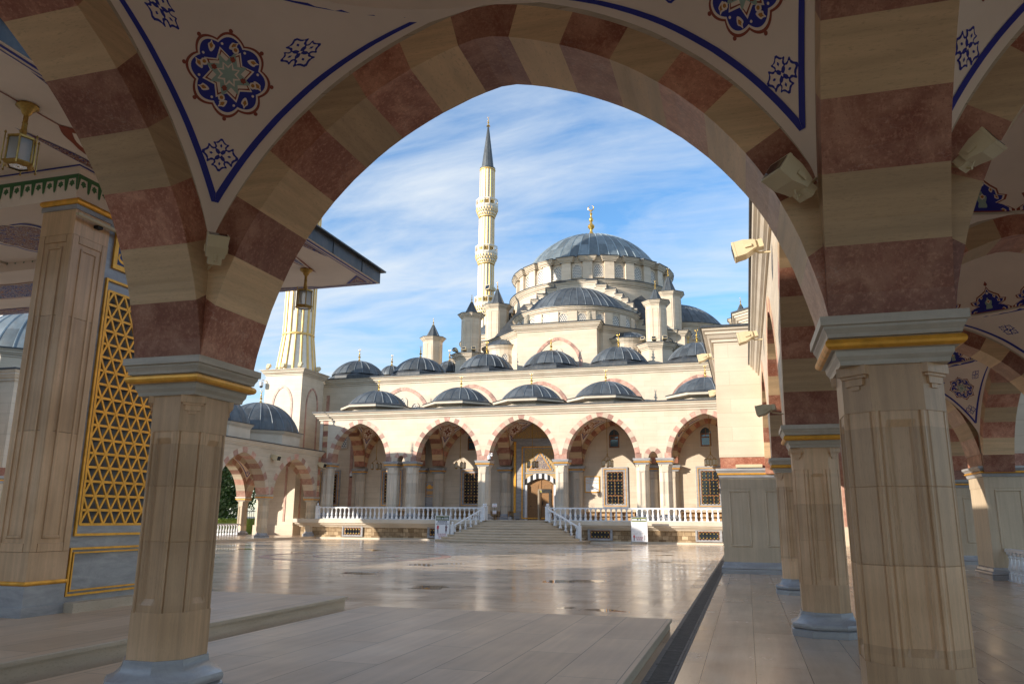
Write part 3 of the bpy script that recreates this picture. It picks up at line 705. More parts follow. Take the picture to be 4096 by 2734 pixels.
gcol(1, 1, 0.0, 'largest octagonal column, right foreground'); gcol(1, 0)
gcol(1, 2); gcol(1, 3); gcol(2, 0); gcol(2, 1); gcol(2, 2); gcol(2, 3)
for i in range(3):
    for j in range(4):
        if i == 0 and j > 1: continue
        block(g, XC[i]-(.4 if i else .31), XC[i]+.4, YC[j]-.4, YC[j]+.4, ZS, ZW+.3)
def garch(axis, i, j, ext, walls=(True, True)):
    if axis == 'x': return arch(g, 'arch', 'x', XC[i]+.4, XC[i+1]-.4, YC[j], TH, ZS, RISE, RING, ZW+.3, 17, ext, walls=walls)
    return arch(g, 'arch', 'y', YC[j]+.4, YC[j+1]-.4, XC[i] if i else -4.935, TH if i else .71, ZS, RISE, RING, ZW+.3, 17, ext, walls=walls)
garch('x', 0, 1, (0.02, .31)); garch('x', 0, 0, (.31, 0.02)); garch('y', 0, 0, (.4, 0.02)); garch('y', 1, 0, (0.02, 0.02))
garch('x', 1, 1, (0.02, 0.02)); garch('x', 1, 0, (.4, 0.02)); garch('y', 2, 0, (0.02, .4))
for j in (1, 2, 3): garch('y', 1, j, (.4, 0.02)); garch('y', 2, j, (0.02, .4))
for j in (2, 3): garch('x', 1, j, (0.02, 0.02))
ZR = ZS+RISE+RING
vault(g, XC[0]+.4, XC[1]-.4, YC[0]+.4, YC[1]-.4, ZS, RISE, RISE, RING, ZR)
for j in range(4): vault(g, XC[1]+.4, XC[2]-.4, YC[j]+.4, YC[j+1]-.4, ZS, RISE, RISE, RING, ZR, crowns=20)
cornice(g, [(0.63, 25.8), (0.63, 6.5), (-5.29, 6.5), (-5.29, -0.92), (7.44, -0.92), (7.44, 25.8)][::1], ZW, lead=.14)
roof_cells(g, [(-5.2, .8, -.8, 6.1, -1.975, 2.79, 3.25)]+[(.8, 7.3, (-.8, 6.1, 12.75, 19.4)[j], (6.1, 12.75, 19.4, 25.8)[j], 4.03, (YC[j]+YC[j+1])/2, 3.25) for j in range(4)], ZW+.33, ZW+.42)
gallery_dome(g, -1.975, 2.79, ZW+.42, 2.92)
for j in range(4): gallery_dome(g, 4.03, (YC[j]+YC[j+1])/2, ZW+.42, 2.92)
# ------------------------------------------------------------------ gatehouse blocks half way along both galleries
def pier(parent, x0, x1, y0, y1, z0, zt, faces='s'):
    zb = z0+.34; mb = MB()
    mb.box(x0, x1, y0, y1, zb, zb+.42, 0, .5); mb.box(x0+.012, x1-.012, y0+.012, y1-.012, zb+.42, zt-.62, 0, .62); mb.box(x0, x1, y0, y1, zt-.62, zt-.3, 0, .45)
    def frame(F, L):
        n = max(1, round(L/1.05)); w = L/n
        for i in range(n):
            u0, u1 = i*w+.17*w+.04, (i+1)*w-.17*w-.04
            for a, b, c, d in ((u0, u1, zb+.46, zb+.52), (u0, u1, zt-.72, zt-.66), (u0, u0+.06, zb+.52, zt-.72), (u1-.06, u1, zb+.52, zt-.72)):
                P = [F(a, 0.0, c), F(b, 0.0, c), F(b, 0.0, d), F(a, 0.0, d)]; Q = [F(a+.015, .03, c+.015), F(b-.015, .03, c+.015), F(b-.015, .03, d-.015), F(a+.015, .03, d-.015)]
                mb.loft([P, Q], 0, t=.5); mb.face(Q, 0, .7)
    for f in faces:
        if f == 's': frame(lambda u, d, z: (x0+u, y0+.012-d, z), x1-x0)
        if f == 'w': frame(lambda u, d, z: (x0+.012-d, y0+u, z), y1-y0)
        if f == 'e': frame(lambda u, d, z: (x1-.012+d, y0+u, z), y1-y0)
    p = mb.build('pier', 'shaft_stone_light', parent)
    R = [(x0, y0), (x0, y1), (x1, y1), (x1, y0)][::-1]; R = [(x0, y0), (x0, y1), (x1, y1), (x1, y0)]
    path = [(x0, y0), (x0, y1), (x1, y1), (x1, y0)]
    path = path[::-1]   # clockwise seen from above so that outward is right of travel
    m2 = MB(); m2.sweep(path, [(.10, z0), (.10, z0+.1), (.085, z0+.12), (.10, z0+.16), (.085, z0+.2), (.05, z0+.23), (.03, z0+.30), (0.0, zb)], 0, True); m2.build('base', 'grey_marble', p, smooth=False)
    m3 = MB(); m3.sweep(path, [(0, zt-.3), (.03, zt-.3), (.05, zt-.22), (.06, zt-.2), (.06, zt-.14), (.09, zt-.10), (.13, zt-.06), (.13, zt), (-.3, zt)], 0, True); m3.build('capital', 'grey_marble', p)
    m4 = MB(); m4.sweep(path, [(.055, zt-.21)]+[(.06+.03*math.sin(PI*q/5), zt-.17-.03*math.cos(PI*q/5)) for q in range(6)]+[(.055, zt-.13)], 0, True); m4.build('gilded_band', 'gilding', p)
    return p
stone('shaft_stone_light', (0.64, 0.52, 0.37), vein=(10, 10, 0.5), amp=0.14, pits=0.3)
def gatehouse(mx, label):
    """mx maps x (right-hand block) to world x"""
    X = lambda x: mx(x)
    def R(a, b): return tuple(sorted((X(a), X(b))))
    e = empty('gatehouse', (X(3.8), 30.9, 0), label, 'gatehouse')
    zt = 3.18; w = 'w' if mx(1) > mx(0) else 'e'
    for a, b in ((-.74, 1.43), (6.64, 9.0)):
        for y0, y1 in ((25.8, 27.4), (34.4, 36.0)):
            x0, x1 = R(a, b); pier(e, x0, x1, y0, y1, 0.0, zt, 's'+(w if a < 0 else ''))
            block(e, x0+.02, x1-.02, y0+.02, y1-.02, zt, zt+.36, .36)
    zs = zt+.36; ZT = 7.3
    for yc in (26.6, 35.2):
        x0, x1 = R(1.43, 6.64); arch(e, 'arch', 'x', x0, x1, yc, 1.6, zs, 2.75, .36, ZT, 17, (0.0, 0.0))
    for a, b in ((-.74, 1.43), (6.64, 9.0)):
        x0, x1 = R(a, b); arch(e, 'arch', 'y', 27.4, 34.4, (x0+x1)/2, x1-x0, zs, 3.0, .36, ZT, 17, (0.0, 0.0))
    mb = MB()
    for a, b in ((-.74, 1.43), (6.64, 9.0)):
        for y0, y1 in ((25.8, 27.4), (34.4, 36.0)):
            x0, x1 = R(a, b); mb.box(x0, x1, y0, y1, zs, ZT, 0, .55)
    mb.build('wall', 'wall_stone', e)
    x0, x1 = R(-.74, 9.0); cornice(e, [(x1, 25.8), (x0, 25.8), (x0, 36), (x1, 36)][::-1] if False else [(x0, 25.8), (x0, 36.0), (x1, 36.0), (x1, 25.8)][::-1], ZT-.02, True, 1.25)
    mb = MB(); mb.box(x0+.1, x1-.1, 25.9, 35.9, ZT+.42, ZT+.5); mb.build('roof', 'lead_dark', e)
    cx = (x0+x1)/2
    mb = MB(); mb.loft([[(x, y, z) for x, y in poly8(cx, 31.6, 4.3)] for z in (ZT+.5, ZT+1.75)], 0); mb.build('drum', 'wall_stone', e)
    cornice(e, poly8(cx, 31.6, 4.3), ZT+1.6, True, 1.0, name='drum_cornice')
    d = lead_dome(e, cx, 31.6, 3.9, ZT+1.0, ZT+2.0, 28, mat='lead_pale' if mx(1) < mx(0) else 'lead_sheet'); finial(d, cx, 31.6, ZT+1.0+3.85, 1.5)
    return e
gatehouse(lambda x: x, 'tall cream gatehouse block ending the right gallery, sunlit blank wall over panelled piers')
AX = -15.45
gatehouse(lambda x: 2*AX-x, 'gatehouse with ribbed pale dome seen past the pavilion pillar at the far left')
# ------------------------------------------------------------------ far left gallery
lg = empty('arcade_gallery', (-34.9, 47.65, 0), 'far left side arcade with two striped pointed arches and grey ribbed domes before the tower', 'arcade')
LX = [-37.94, -31.93]; LY = [36.4, 41.4, 47.65, 53.9]
for x in LX:
    for y in LY[1:]: column(lg, x, y, 0.15, 3.05, 0.32, 'shaft_stone_light')
for x in LX:
    for y in LY: block(lg, x-.4, x+.4, y-.4, y+.4, 3.05, ZW+.3)
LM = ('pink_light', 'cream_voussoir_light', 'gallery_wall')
for j in range(3):
    arch(lg, 'arch', 'y', LY[j]+.4, LY[j+1]-.4, LX[1], TH, 3.05, 2.68, .36, ZW+.3, 17, (0.02, .4), LM)
    arch(lg, 'arch', 'y', LY[j]+.4, LY[j+1]-.4, LX[0], TH, 3.05, 2.68, .36, ZW+.3, 17, (.4, 0.02), LM)
    vault(lg, LX[0]+.4, LX[1]-.4, LY[j]+.4, LY[j+1]-.4, 3.05, 2.68, 2.68, .36, 3.05+2.68+.36, med=(.7, .36))
    gallery_dome(lg, -34.93, (LY[j]+LY[j+1])/2, ZW+.42, 2.72, lift=0.5)
for j in (1, 2, 3): arch(lg, 'arch', 'x', LX[0]+.4, LX[1]-.4, LY[j], TH, 3.05, 2.68, .36, ZW+.3, 17, (0.02, .4 if j == 3 else .02), LM)
cornice(lg, [(-31.53, 54.3), (-31.53, 36.0)][::-1], ZW)
cornice(lg, [(-38.34, 36.0), (-38.34, 54.3)][::-1], ZW)
roof_cells(lg, [(-38.2, -31.7, LY[j], LY[j+1], -34.93, (LY[j]+LY[j+1])/2, 2.95) for j in range(3)], ZW+.33, ZW+.42)
lg3 = empty('arcade_gallery', (4, 45, 0), 'sunlit stretch of the right arcade beyond the gatehouse, glimpsed between the columns', 'arcade')
for x in (1.03, 7.04):
    for y in LY[1:]: column(lg3, x, y, 0.0, 3.05, 0.32, 'shaft_stone_light')
    for y in LY: block(lg3, x-.4, x+.4, y-.4, y+.4, 3.05, ZW+.3)
    for j in range(3): arch(lg3, 'arch', 'y', LY[j]+.4, LY[j+1]-.4, x, TH, 3.05, 2.68, .36, ZW+.3, 17, (.4, .4), LM)
mb = MB(); mb.box(.8, 7.2, 36.0, 54.2, ZW+.33, ZW+.42); mb.build('roof', 'lead_dark', lg3)
for j in range(3): gallery_dome(lg3, 4.03, (LY[j]+LY[j+1])/2, ZW+.42, 2.72, lift=0.5)
lg2 = empty('arcade_gallery', (-34.9, 16, 0), 'near end of the left arcade glimpsed at the picture edge behind the pavilion pillar', 'arcade')
for x in LX:
    for y in (12.75, 19.4): column(lg2, x, y, 0.15, 3.05, 0.32, 'shaft_stone_light')
    for y in (6.1, 12.75, 19.4, 25.3): block(lg2, x-.4, x+.4, y-.4, y+.4, 3.05, ZW+.3)
    for a, b in ((12.75, 19.4), (19.4, 25.4), (6.1, 12.75)): arch(lg2, 'arch', 'y', a+.4, b-.4, x, TH, 3.05, 2.68, .36, ZW+.3, 17, (.4, .4), LM)
mb = MB(); mb.box(-38.2, -31.7, 5.9, 25.7, ZW+.33, ZW+.42); mb.build('roof', 'lead_dark', lg2)
cornice(lg2, [(-31.53, 25.7), (-31.53, 6.0)][::-1], ZW)
gallery_dome(lg2, -34.93, 22.4, ZW+.42, 2.72, lift=.35); gallery_dome(lg2, -34.93, 16.0, ZW+.42, 2.72, lift=.35)
# ================================================================== GATE PAVILION on the courtyard axis
pv = empty('gate_pavilion', (AX, 10.0, 0.29), 'tall gate pavilion at left with gilded triangular lattice, panelled pillars and painted overhanging eaves', 'pavilion')
PX = [-9.2, -21.7]; PYN, PYF = (8.46, 9.11), (10.93, 11.58); ZP, ZSOF = 0.29, 6.65
def pav_pillar(x0, x1, y0, y1):
    mb = MB(); zz = [(.72, 1.12), (1.12, 2.75), (2.756, 4.4), (4.406, 5.62), (5.62, 6.0)]
    for i, (a, b) in enumerate(zz): mb.box(x0+(.012 if 0 < i < 4 else 0), x1-(.012 if 0 < i < 4 else 0), y0+(.012 if 0 < i < 4 else 0), y1-(.012 if 0 < i < 4 else 0), a, b, 0, rnd())
    def frame(F, L):
        for a, b, c, d in ((.0, .11, 1.12, 5.62), (L-.11, L, 1.12, 5.62), (.11, L-.11, 1.12, 1.24), (.11, L-.11, 5.5, 5.62), (.19, L-.19, 1.3, 1.34), (.19, L-.19, 5.40, 5.44), (.17, .21, 1.30, 5.44), (L-.21, L-.17, 1.30, 5.44)):
            P = [F(a, 0, c), F(b, 0, c), F(b, 0, d), F(a, 0, d)]; Q = [F(a+.006, .018, c+.006), F(b-.006, .018, c+.006), F(b-.006, .018, d-.006), F(a+.006, .018, d-.006)]
            mb.loft([P, Q], 0, t=.25); mb.face(Q, 0, .6)
    frame(lambda u, d, z: (x0+u, y0+.012-d, z), x1-x0); frame(lambda u, d, z: (x1-.012+d, y0+u, z), y1-y0)
    p = mb.build('pillar', 'shaft_stone', pv)
    m = MB(); m.box(x0-.03, x1+.03, y0-.03, y1+.03, ZP, .42, 0); m.box(x0-.008, x1+.008, y0-.008, y1+.008, .42, .70, 0); m.box(x0-.02, x1+.02, y0-.02, y1+.02, 6.0, 6.07); m.build('base', 'grey_marble', p)
    m = MB(); cp = [(x0, y0), (x1, y0), (x1, y1), (x0, y1)]
    for zc_, r in ((.70, .03), (6.10, .05)): m.sweep(cp, [(r*.9*math.sin(PI*q/6), zc_-r*math.cos(PI*q/6)+r*.5) for q in range(7)], 0, True)
    m.build('gilded_band', 'gilding', p)
for px in PX:
    x0, x1 = (px-.62, px) if px > AX else (px, px+.62)
    for y0, y1 in (PYN, PYF): pav_pillar(x0, x1, y0, y1)
def lattice(xf, sgn):
    """marble end wall with gilded triangular lattice; xf = outer face, sgn = outward direction"""
    Y0, Y1 = PYN[1], PYF[0]; lo = lambda d: xf+sgn*d
    def B(mb, d0, d1, y0, y1, z0, z1, m=0): mb.box(min(lo(d0), lo(d1)), max(lo(d0), lo(d1)), y0, y1, z0, z1, m)
    yl, yr, zl, zh = Y0+.15, Y1-.15, 1.48, 4.98
    mb = MB()
    B(mb, -.24, 0, Y0, Y1, ZP, zl); B(mb, -.24, 0, Y0, Y1, zh, 6.12); B(mb, -.24, 0, Y0, yl, zl, zh); B(mb, -.24, 0, yr, Y1, zl, zh)
    w = mb.build('screen_wall', 'grey_marble', pv)
    st = MB(); B(st, 0, .22, Y0, Y1, ZP, .42); st.build('plinth_step', 'ramp_stone', w)
    gd = MB()
    def fr(y0, y1, z0, z1, wd=.035, d=.03):
        B(gd, 0.001, d, y0, y1, z0, z0+wd); B(gd, 0.001, d, y0, y1, z1-wd, z1); B(gd, 0.001, d, y0, y0+wd, z0+wd, z1-wd); B(gd, 0.001, d, y1-wd, y1, z0+wd, z1-wd)
    fr(Y0+.03, Y1-.03, .50, 1.16, .03); fr(Y0+.085, Y1-.085, .56, 1.10, .022); fr(Y0+.055, Y1-.055, 1.32, 5.16, .035, .035); fr(Y0+.13, Y1-.13, 5.34, 6.04, .075, .04)
    gd.build('gilded_frame', 'gilding', w)
    bp = MB(); B(bp, 0.002, .012, Y0+.19, Y1-.19, 5.40, 5.98); pn = bp.build('inscription_panel', 'panel_blue', w)
    # gilded calligraphic strokes
    cl = MB(); yy = lambda u: (Y0+.2+u*(Y1-Y0-.4)); zz = lambda v: 5.42+v*.54
    strokes = [[(.05, .35), (.03, .2), (.10, .10), (.22, .13), (.32, .25), (.30, .38), (.22, .36), (.24, .24)], [(.33, .95), (.26, .88), (.24, .75), (.34, .60), (.42, .42), (.50, .28), (.60, .22)], [(.24, .86), (.33, .90), (.44, .90)], [(.52, .20), (.62, .12), (.72, .2), (.70, .4), (.62, .32), (.70, .22), (.84, .14), (.95, .3)], [(.12, .62), (.08, .48), (.14, .38), (.2, .44)], [(.6, .95), (.62, .5), (.68, .4)], [(.8, .95), (.80, .45), (.88, .35)], [(.92, .95), (.92, .5)], [(.2, .06), (.3, .04), (.42, .07), (.55, .03)], [(.45, .04), (.7, .02), (.92, .05)], [(.10, .9), (.14, .82), (.10, .76)], [(.17, .9), (.2, .84)], [(.05, .82), (.06, .70)], [(.14, .72), (.2, .76)], [(.38, .74), (.42, .78)], [(.5, .7), (.55, .62), (.5, .58)]]
    for st_ in strokes:
        for k in range(3):
            st2 = [st_[0]]
            for a, b in zip(st_, st_[1:]): st2 += [((a[0]*.75+b[0]*.25), (a[1]*.75+b[1]*.25)), ((a[0]*.25+b[0]*.75), (a[1]*.25+b[1]*.75))]
            st_ = st2+[st_[-1]]
        n = len(st_); L = []
        for i, (u, v) in enumerate(st_):
            a = st_[max(i-1, 0)]; b = st_[min(i+1, n-1)]; dx, dy = (b[0]-a[0])*1.5, (b[1]-a[1])*.54; dl = math.hypot(dx, dy)+1e-6
            wd = (.011+.012*abs(math.sin(PI*i/(n-1)*1.3)))*(1 if n > 20 else .7)
            nx, ny = -dy/dl*wd, dx/dl*wd
            L.append([(lo(.016), yy(u)+nx, zz(v)+ny), (lo(.016), yy(u)-nx, zz(v)-ny)])
        cl.loft(L, 0, closed=False)
    cl.build('calligraphy', 'gilding', pn)
    # triangular lattice bars: gold on the face, grey stone behind
    gb, sb = MB(), MB(); rowh = (zh-zl)/17; tw = (yr-yl)/7.0
    def bar(p, q, wd, lift=0.0):
        (ya, za), (yb, zb) = p, q; d = math.hypot(yb-ya, zb-za); ny, nz = -(zb-za)/d*wd/2, (yb-ya)/d*wd/2
        for mm, d0, d1, k in ((gb, -.012-lift, .004+lift, 1.0), (sb, -.15-lift, -.0125-lift, .95)):
            R = [[(lo(dd), ya+ny*k, za+nz*k), (lo(dd), yb+ny*k, zb+nz*k), (lo(dd), yb-ny*k, zb-nz*k), (lo(dd), ya-ny*k, za-nz*k)] for dd in (d0, d1)]
            mm.loft(R, 0, caps=True)
    for r in range(18): bar((yl, zl+r*rowh), (yr, zl+r*rowh), .036)
    for r in range(17):
        z0, z1 = zl+r*rowh, zl+(r+1)*rowh
        for i in range(-1, 9):
            o = 0 if r % 2 == 0 else .5
            a = yl+(i+o)*tw; m_ = a+tw/2
            for (ya, za), (yb, zb) in (((a, z0), (m_, z1)), ((m_, z1), (a+tw, z0))):
                l_, h_ = (ya, yb) if ya < yb else (yb, ya)
                if h_ < yl+1e-6 or l_ > yr-1e-6: continue
                cl_ = lambda y: (za+(zb-za)*(y-ya)/(yb-ya))
                pa, pb = (ya, za), (yb, zb)
                if pa[0] < yl: pa = (yl, cl_(yl))
                if pb[0] > yr: pb = (yr, cl_(yr))
                if pb[0] < yl: pb = (yl, cl_(yl))
                if pa[0] > yr: pa = (yr, cl_(yr))
                bar(pa, pb, .032, .002 if (zb > za) else .004)
    for y in (yl, yr): bar((y, zl), (y, zh), .04, .006)
    lt = gb.build('gilded_lattice', 'gilding', w); sb.build('lattice_depth', 'grey_marble', lt)
lattice(-9.225, 1); lattice(-21.675, -1)
# beams with the green frieze
mb = MB(); bx0, bx1 = -21.65, -9.25
for y0, y1 in ((8.46, 9.03), (10.97, 11.54)): mb.box(bx0, bx1, y0, y1, 6.17, ZSOF)
for x0, x1 in ((bx1-.5, bx1), (bx0, bx0+.5)): mb.box(x0, x1, 9.03, 10.97, 6.17, ZSOF)
for x in (-13.7, -17.2): mb.box(x-.25, x+.25, 9.03, 10.97, 6.3, ZSOF)
bm = mb.build('beam', 'plaster', pv)
fz = MB()
def frieze(F, L):
    n = round(L/.21); w = L/n
    fz.face([F(0, .004, 6.50), F(L, .004, 6.50), F(L, .004, 6.565), F(0, .004, 6.565)])
    for i in range(n):
        u = (i+.5)*w
        stamp(fz, [(rot(TREFOIL, PI), 0, 0)], lambda p, q, o: F(u+p, o, 6.425+q), .062, .004, rings=1)
        fz.face([F(u-w*.5, .005, 6.50), F(u-w*.30, .005, 6.50), F(u-w*.40, .005, 6.33), F(u-w*.5, .005, 6.30)]); fz.face([F(u+w*.30, .005, 6.50), F(u+w*.5, .005, 6.50), F(u+w*.5, .005, 6.30), F(u+w*.40, .005, 6.33)])
frieze(lambda u, d, z: (bx1+d, 8.46+u, z), 3.08); frieze(lambda u, d, z: (bx0+u, 8.46-d, z), bx1-bx0); frieze(lambda u, d, z: (bx0+u, 10.97-d, z), bx1-bx0)
fz.build('green_frieze', 'green_paint', bm)
# eaves: soffit, painted panels, lead fascia, roof
EX0, EX1, EY0, EY1 = 2*AX+7.52, -7.52, 5.0, 15.0
mb = MB(); mb.face([(EX0, EY0, ZSOF), (EX1, EY0, ZSOF), (EX1, EY1, ZSOF), (EX0, EY1, ZSOF)][::-1]); sf = mb.build('soffit', 'plaster', pv)
ln = MB(); rd = MB(); bl = MB(); zo = ZSOF-.006
def loop(mb, x0, x1, y0, y1, w):
    for a, b, c, d in ((x0, x1, y0, y0+w), (x0, x1, y1-w, y1), (x0, x0+w, y0+w, y1-w), (x1-w, x1, y0+w, y1-w)): mb.face([(a, c, zo), (a, d, zo), (b, d, zo), (b, c, zo)])
loop(ln, EX0+.05, EX1-.05, EY0+.05, EY1-.05, .045); loop(ln, EX0+.14, EX1-.14, EY0+.14, EY1-.14, .018)
loop(ln, bx0-.12, bx1+.12, 8.34, 11.66, .04)
def halfpanel(ax_, c0, a, b, depth, sgn):
    """lobed half medallion hugging a straight line"""
    N = 48; P = []
    for i in range(N+1):
        u = -1+2*i/N; e = (1-abs(u)**2.2)
        P.append((u, e*(.82+.18*abs(math.cos(u*PI*2.5)))))
    for mb, k, zz_, in ((ln, 1.0, zo-.002), (rd, .9, zo-.005)):
        pts = []
        for u, e in P:
            t = (a+b)/2+u*(b-a)/2*(1 if k == 1 else .965); d = c0+sgn*(depth*e*k+(0 if k == 1 else .012))
            pts.append((d, t, zz_) if ax_ == 'y' else (t, d, zz_))
        base = [(c0+sgn*(.012 if k < 1 else 0), p[1], zz_) if ax_ == 'y' else (p[0], c0+sgn*(.012 if k < 1 else 0), zz_) for p in pts]
        mb.loft([base, pts], 0, closed=False)
halfpanel('y', EX1-.19, 6.2, 13.06, .34, -1); halfpanel('y', bx1+.17, 7.2, 12.8, .30, 1)
halfpanel('x', EY1-.19, -21.8, -8.85, .34, -1); halfpanel('x', EY0+.19, -21.8, -9, .34, 1); halfpanel('y', EX0+.19, 6.2, 13.06, .34, 1)
def lens(cx, cy, hl, hw, axis='y'):
    N = 40
    for mb, k, dz in ((rd2, 1.0, -.002), (ln2, .93, -.005), (bl, .86, -.008)):
        P = []
        for i in range(2*N):
            a = PI*i/N; u = math.cos(a); v = math.copysign((1-abs(u)**(1.4 if u > 0 else 7))*(.88+.12*abs(math.cos(a*9))), math.sin(a))
            P.append((cx+hw*v*k, cy+hl*u*k, zo+dz) if axis == 'y' else (cx+hl*u*k, cy+hw*v*k, zo+dz))
        c = mb.pt((cx, cy, zo+dz)); ids = [mb.pt(p) for p in P]
        for i in range(2*N): mb.idx((c, ids[i], ids[(i+1) % (2*N)]))
rd2, ln2 = MB(), MB()
lens(-8.45, 10.6, 3.3, .40); lens(AX, 13.3, 5, .5, 'x')
for sx, x in ((-1, EX1-.2), (1, EX0+.2)):
    for sy, y in ((-1, EY1-.2), (1, EY0+.2)):
        ln.face([(x, y, zo-.001), (x+sx*.52, y, zo-.001), (x, y+sy*.52, zo-.001)]); rd.face([(x+sx*.03, y+sy*.03, zo-.004), (x+sx*.42, y+sy*.03, zo-.004), (x+sx*.22, y+sy*.24, zo-.004), (x+sx*.03, y+sy*.42, zo-.004)])
rd2.box(-8.46, -8.44, 5.3, 7.4, zo-.004, zo-.001)
cm = MB(); 
stamp(cm, [(lobes(8, 1, .12), 0, 0), (lobes(8, .92, .12), 1, 1), (lobes(8, .84, .12), 2, 2)], lambda p, q, o: (-11.75+p, 9.98+q, 6.33-o), .80, .004)
cm.box(-13.4, -9.75, 9.03, 10.97, 6.335, 6.36, 1)
cm.build('ceiling_medallion', ['blue_paint', 'plaster', 'arabesque_red'], sf)
ln.build('painted_border', 'blue_paint', sf); rd.build('painted_panel', 'arabesque_red', sf); rd2.build('painted_outline', 'red_paint', sf); ln2.build('painted_outline', 'plaster', sf); bl.build('painted_medallion', 'arabesque_blue', sf)
mb = MB(); ep = [(EX0, EY0), (EX1, EY0), (EX1, EY1), (EX0, EY1)]
mb.sweep(ep, [(0, ZSOF), (0.005, ZSOF), (0.005, ZSOF+.27), (.10, ZSOF+.27), (.10, ZSOF+.30), (-.2, ZSOF+.36)], 0, True)
R0 = [(x, y, ZSOF+.36) for x, y in ((EX0+.2, EY0+.2), (EX1-.2, EY0+.2), (EX1-.2, EY1-.2), (EX0+.2, EY1-.2))]
R1 = [(x, y, ZSOF+1.5) for x, y in ((EX0+4.5, 9.9), (EX1-4.5, 9.9), (EX1-4.5, 10.1), (EX0+4.5, 10.1))]
mb.loft([R0, R1], 0, caps=False); mb.face(R1)
for i in range(8): y = EY0+.6+i*1.22; mb.box(EX1, EX1+.018, y-.012, y+.012, ZSOF+.005, ZSOF+.28)
for i in range(13): x = EX0+.6+i*1.22; mb.box(x-.012, x+.012, EY1, EY1+.018, ZSOF+.005, ZSOF+.28)
mb.build('roof', 'lead_dark', pv)
# hanging brass lanterns
def lantern(x, y, label):
    e = empty('hanging_lantern', (x, y, 5.78), label, 'lantern', 'brass lanterns under the pavilion eaves')
    r = MB(); r.lathe(x, y, [(.0, 6.645), (.13, 6.643), (.135, 6.62), (.11, 6.60), (.07, 6.57), (.055, 6.53), (.03, 6.50), (.028, 6.42), (.035, 6.40), (.03, 6.38), (.04, 6.20), (.045, 6.19), (.02, 6.18)], 14); r.build('rod', 'brass', e, smooth=True)
    c = MB(); H = lambda rr, z: [(x+rr*math.cos(PI*i/3+.2), y+rr*math.sin(PI*i/3+.2), z) for i in range(6)]
    c.loft([H(.02, 6.21), H(.13, 6.20), H(.17, 6.185), H(.17, 6.16), H(.15, 6.155)], 0, caps=False); c.loft([H(.15, 5.86), H(.18, 5.855), H(.185, 5.84), H(.16, 5.81), H(.12, 5.80)], 0, caps=False)
    for i in range(6):
        a = PI*i/3+.2; ca, sa = math.cos(a), math.sin(a); c.tube([(x+.155*ca, y+.155*sa, 5.86), (x+.155*ca, y+.155*sa, 6.16)], .010, 6); c.tube([(x+.20*ca, y+.20*sa, 5.80), (x+.195*ca, y+.195*sa, 6.20)], .008, 5)
        c.lathe(x+.20*ca, y+.20*sa, [(0, 5.77), (.016, 5.785), (.008, 5.80)], 6); c.lathe(x+.195*ca, y+.195*sa, [(.012, 6.19), (.016, 6.205), (0, 6.23)], 6)
        c.tube([(x+.155*ca, y+.155*sa, 5.85), (x+.2*ca, y+.2*sa, 5.83)], .007, 5)
    c.build('cage', 'brass', e)
    gl = MB(); gl.loft([H(.148, 5.862), H(.148, 6.155)], 0); gl.loft([H(.11, 5.815), H(.02, 5.813)], 0); gl.build('glass', 'lamp_glass', e)
lantern(-8.42, 6.81, 'brass lantern hanging at the upper left edge beside the green frieze'); lantern(-8.55, 13.66, 'brass lantern hanging under the eave corner in front of the left minaret shaft'); lantern(-10.9, 7.35, 'dark lantern cut by the left picture edge')
# fluorescent tube fixed on the pillar
e = empty('tube_light', (-9.17, 8.9, 5.86), 'thin white tube light on a bracket near the top of the pavilion pillar', 'lamp')
mb = MB(); mb.box(-9.12, -9.06, 8.38, 9.42, 5.86, 5.91, b=.012); mb.build('housing', 'lamp_plastic', e); mb = MB(); mb.box(-9.2, -9.12, 8.80, 8.90, 5.82, 5.87, b=.006); mb.build('bracket', 'iron', e)
# ================================================================== THE MOSQUE
mq = empty('mosque', (AX, 70, 0), 'large cream domed mosque with arcaded portico and stepped lead grey domes across the courtyard', 'mosque')
FZ = 1.45; YF = 54.6; YB = 60.6
def xo(o): return AX+o
# podium
mb = MB(); PXL, PXR = -32.6, 1.7
mb.box(PXL, PXR, 53.75, 58.5, 0.0, .92, 1)
mb.sweep([(PXL, 58), (PXL, 53.75), (PXR, 53.75), (PXR, 58)], [(0, .84), (.08, .86), (.10, .92), (.2, .96), (.22, 1.0), (.34, 1.05), (.34, 1.10), (.45, 1.16), (.45, 1.40), (.43, 1.44), (-.1, 1.445)], 0)
mb.box(PXL, PXR, 53.7, 62, 1.40, FZ, 0); mb.sweep([(PXL, 58), (PXL, 53.75), (PXR, 53.75), (PXR, 58)], [(.06, 0), (.06, .10), (0, .12)], 0)
mb.build('podium', ['moulding_stone', 'rubble_stone'], mq)
def face_s(x0, c): return lambda u, d, z: (x0+u, c-d, z)
def face_e(c, y0): return lambda u, d, z: (c+d, y0+u, z)
def fbox(mb, F, u0, u1, d0, d1, z0, z1, m=0, t=None):
    P = [F(u, d, z) for z in (z0, z1) for u, d in ((u0, d0), (u1, d0), (u1, d1), (u0, d1))]; ids = [mb.pt(p) for p in P]
    for q in ((3, 2, 1, 0), (4, 5, 6, 7), (0, 1, 5, 4), (1, 2, 6, 5), (2, 3, 7, 6), (3, 0, 4, 7)): mb.idx([ids[i] for i in q], m, t)
def fframe(mb, F, u0, u1, z0, z1, w, d0, d1, m=0):
    fbox(mb, F, u0, u1, d0, d1, z0, z0+w, m); fbox(mb, F, u0, u1, d0, d1, z1-w, z1, m); fbox(mb, F, u0, u0+w, d0, d1, z0+w, z1-w, m); fbox(mb, F, u1-w, u1, d0, d1, z0+w, z1-w, m)
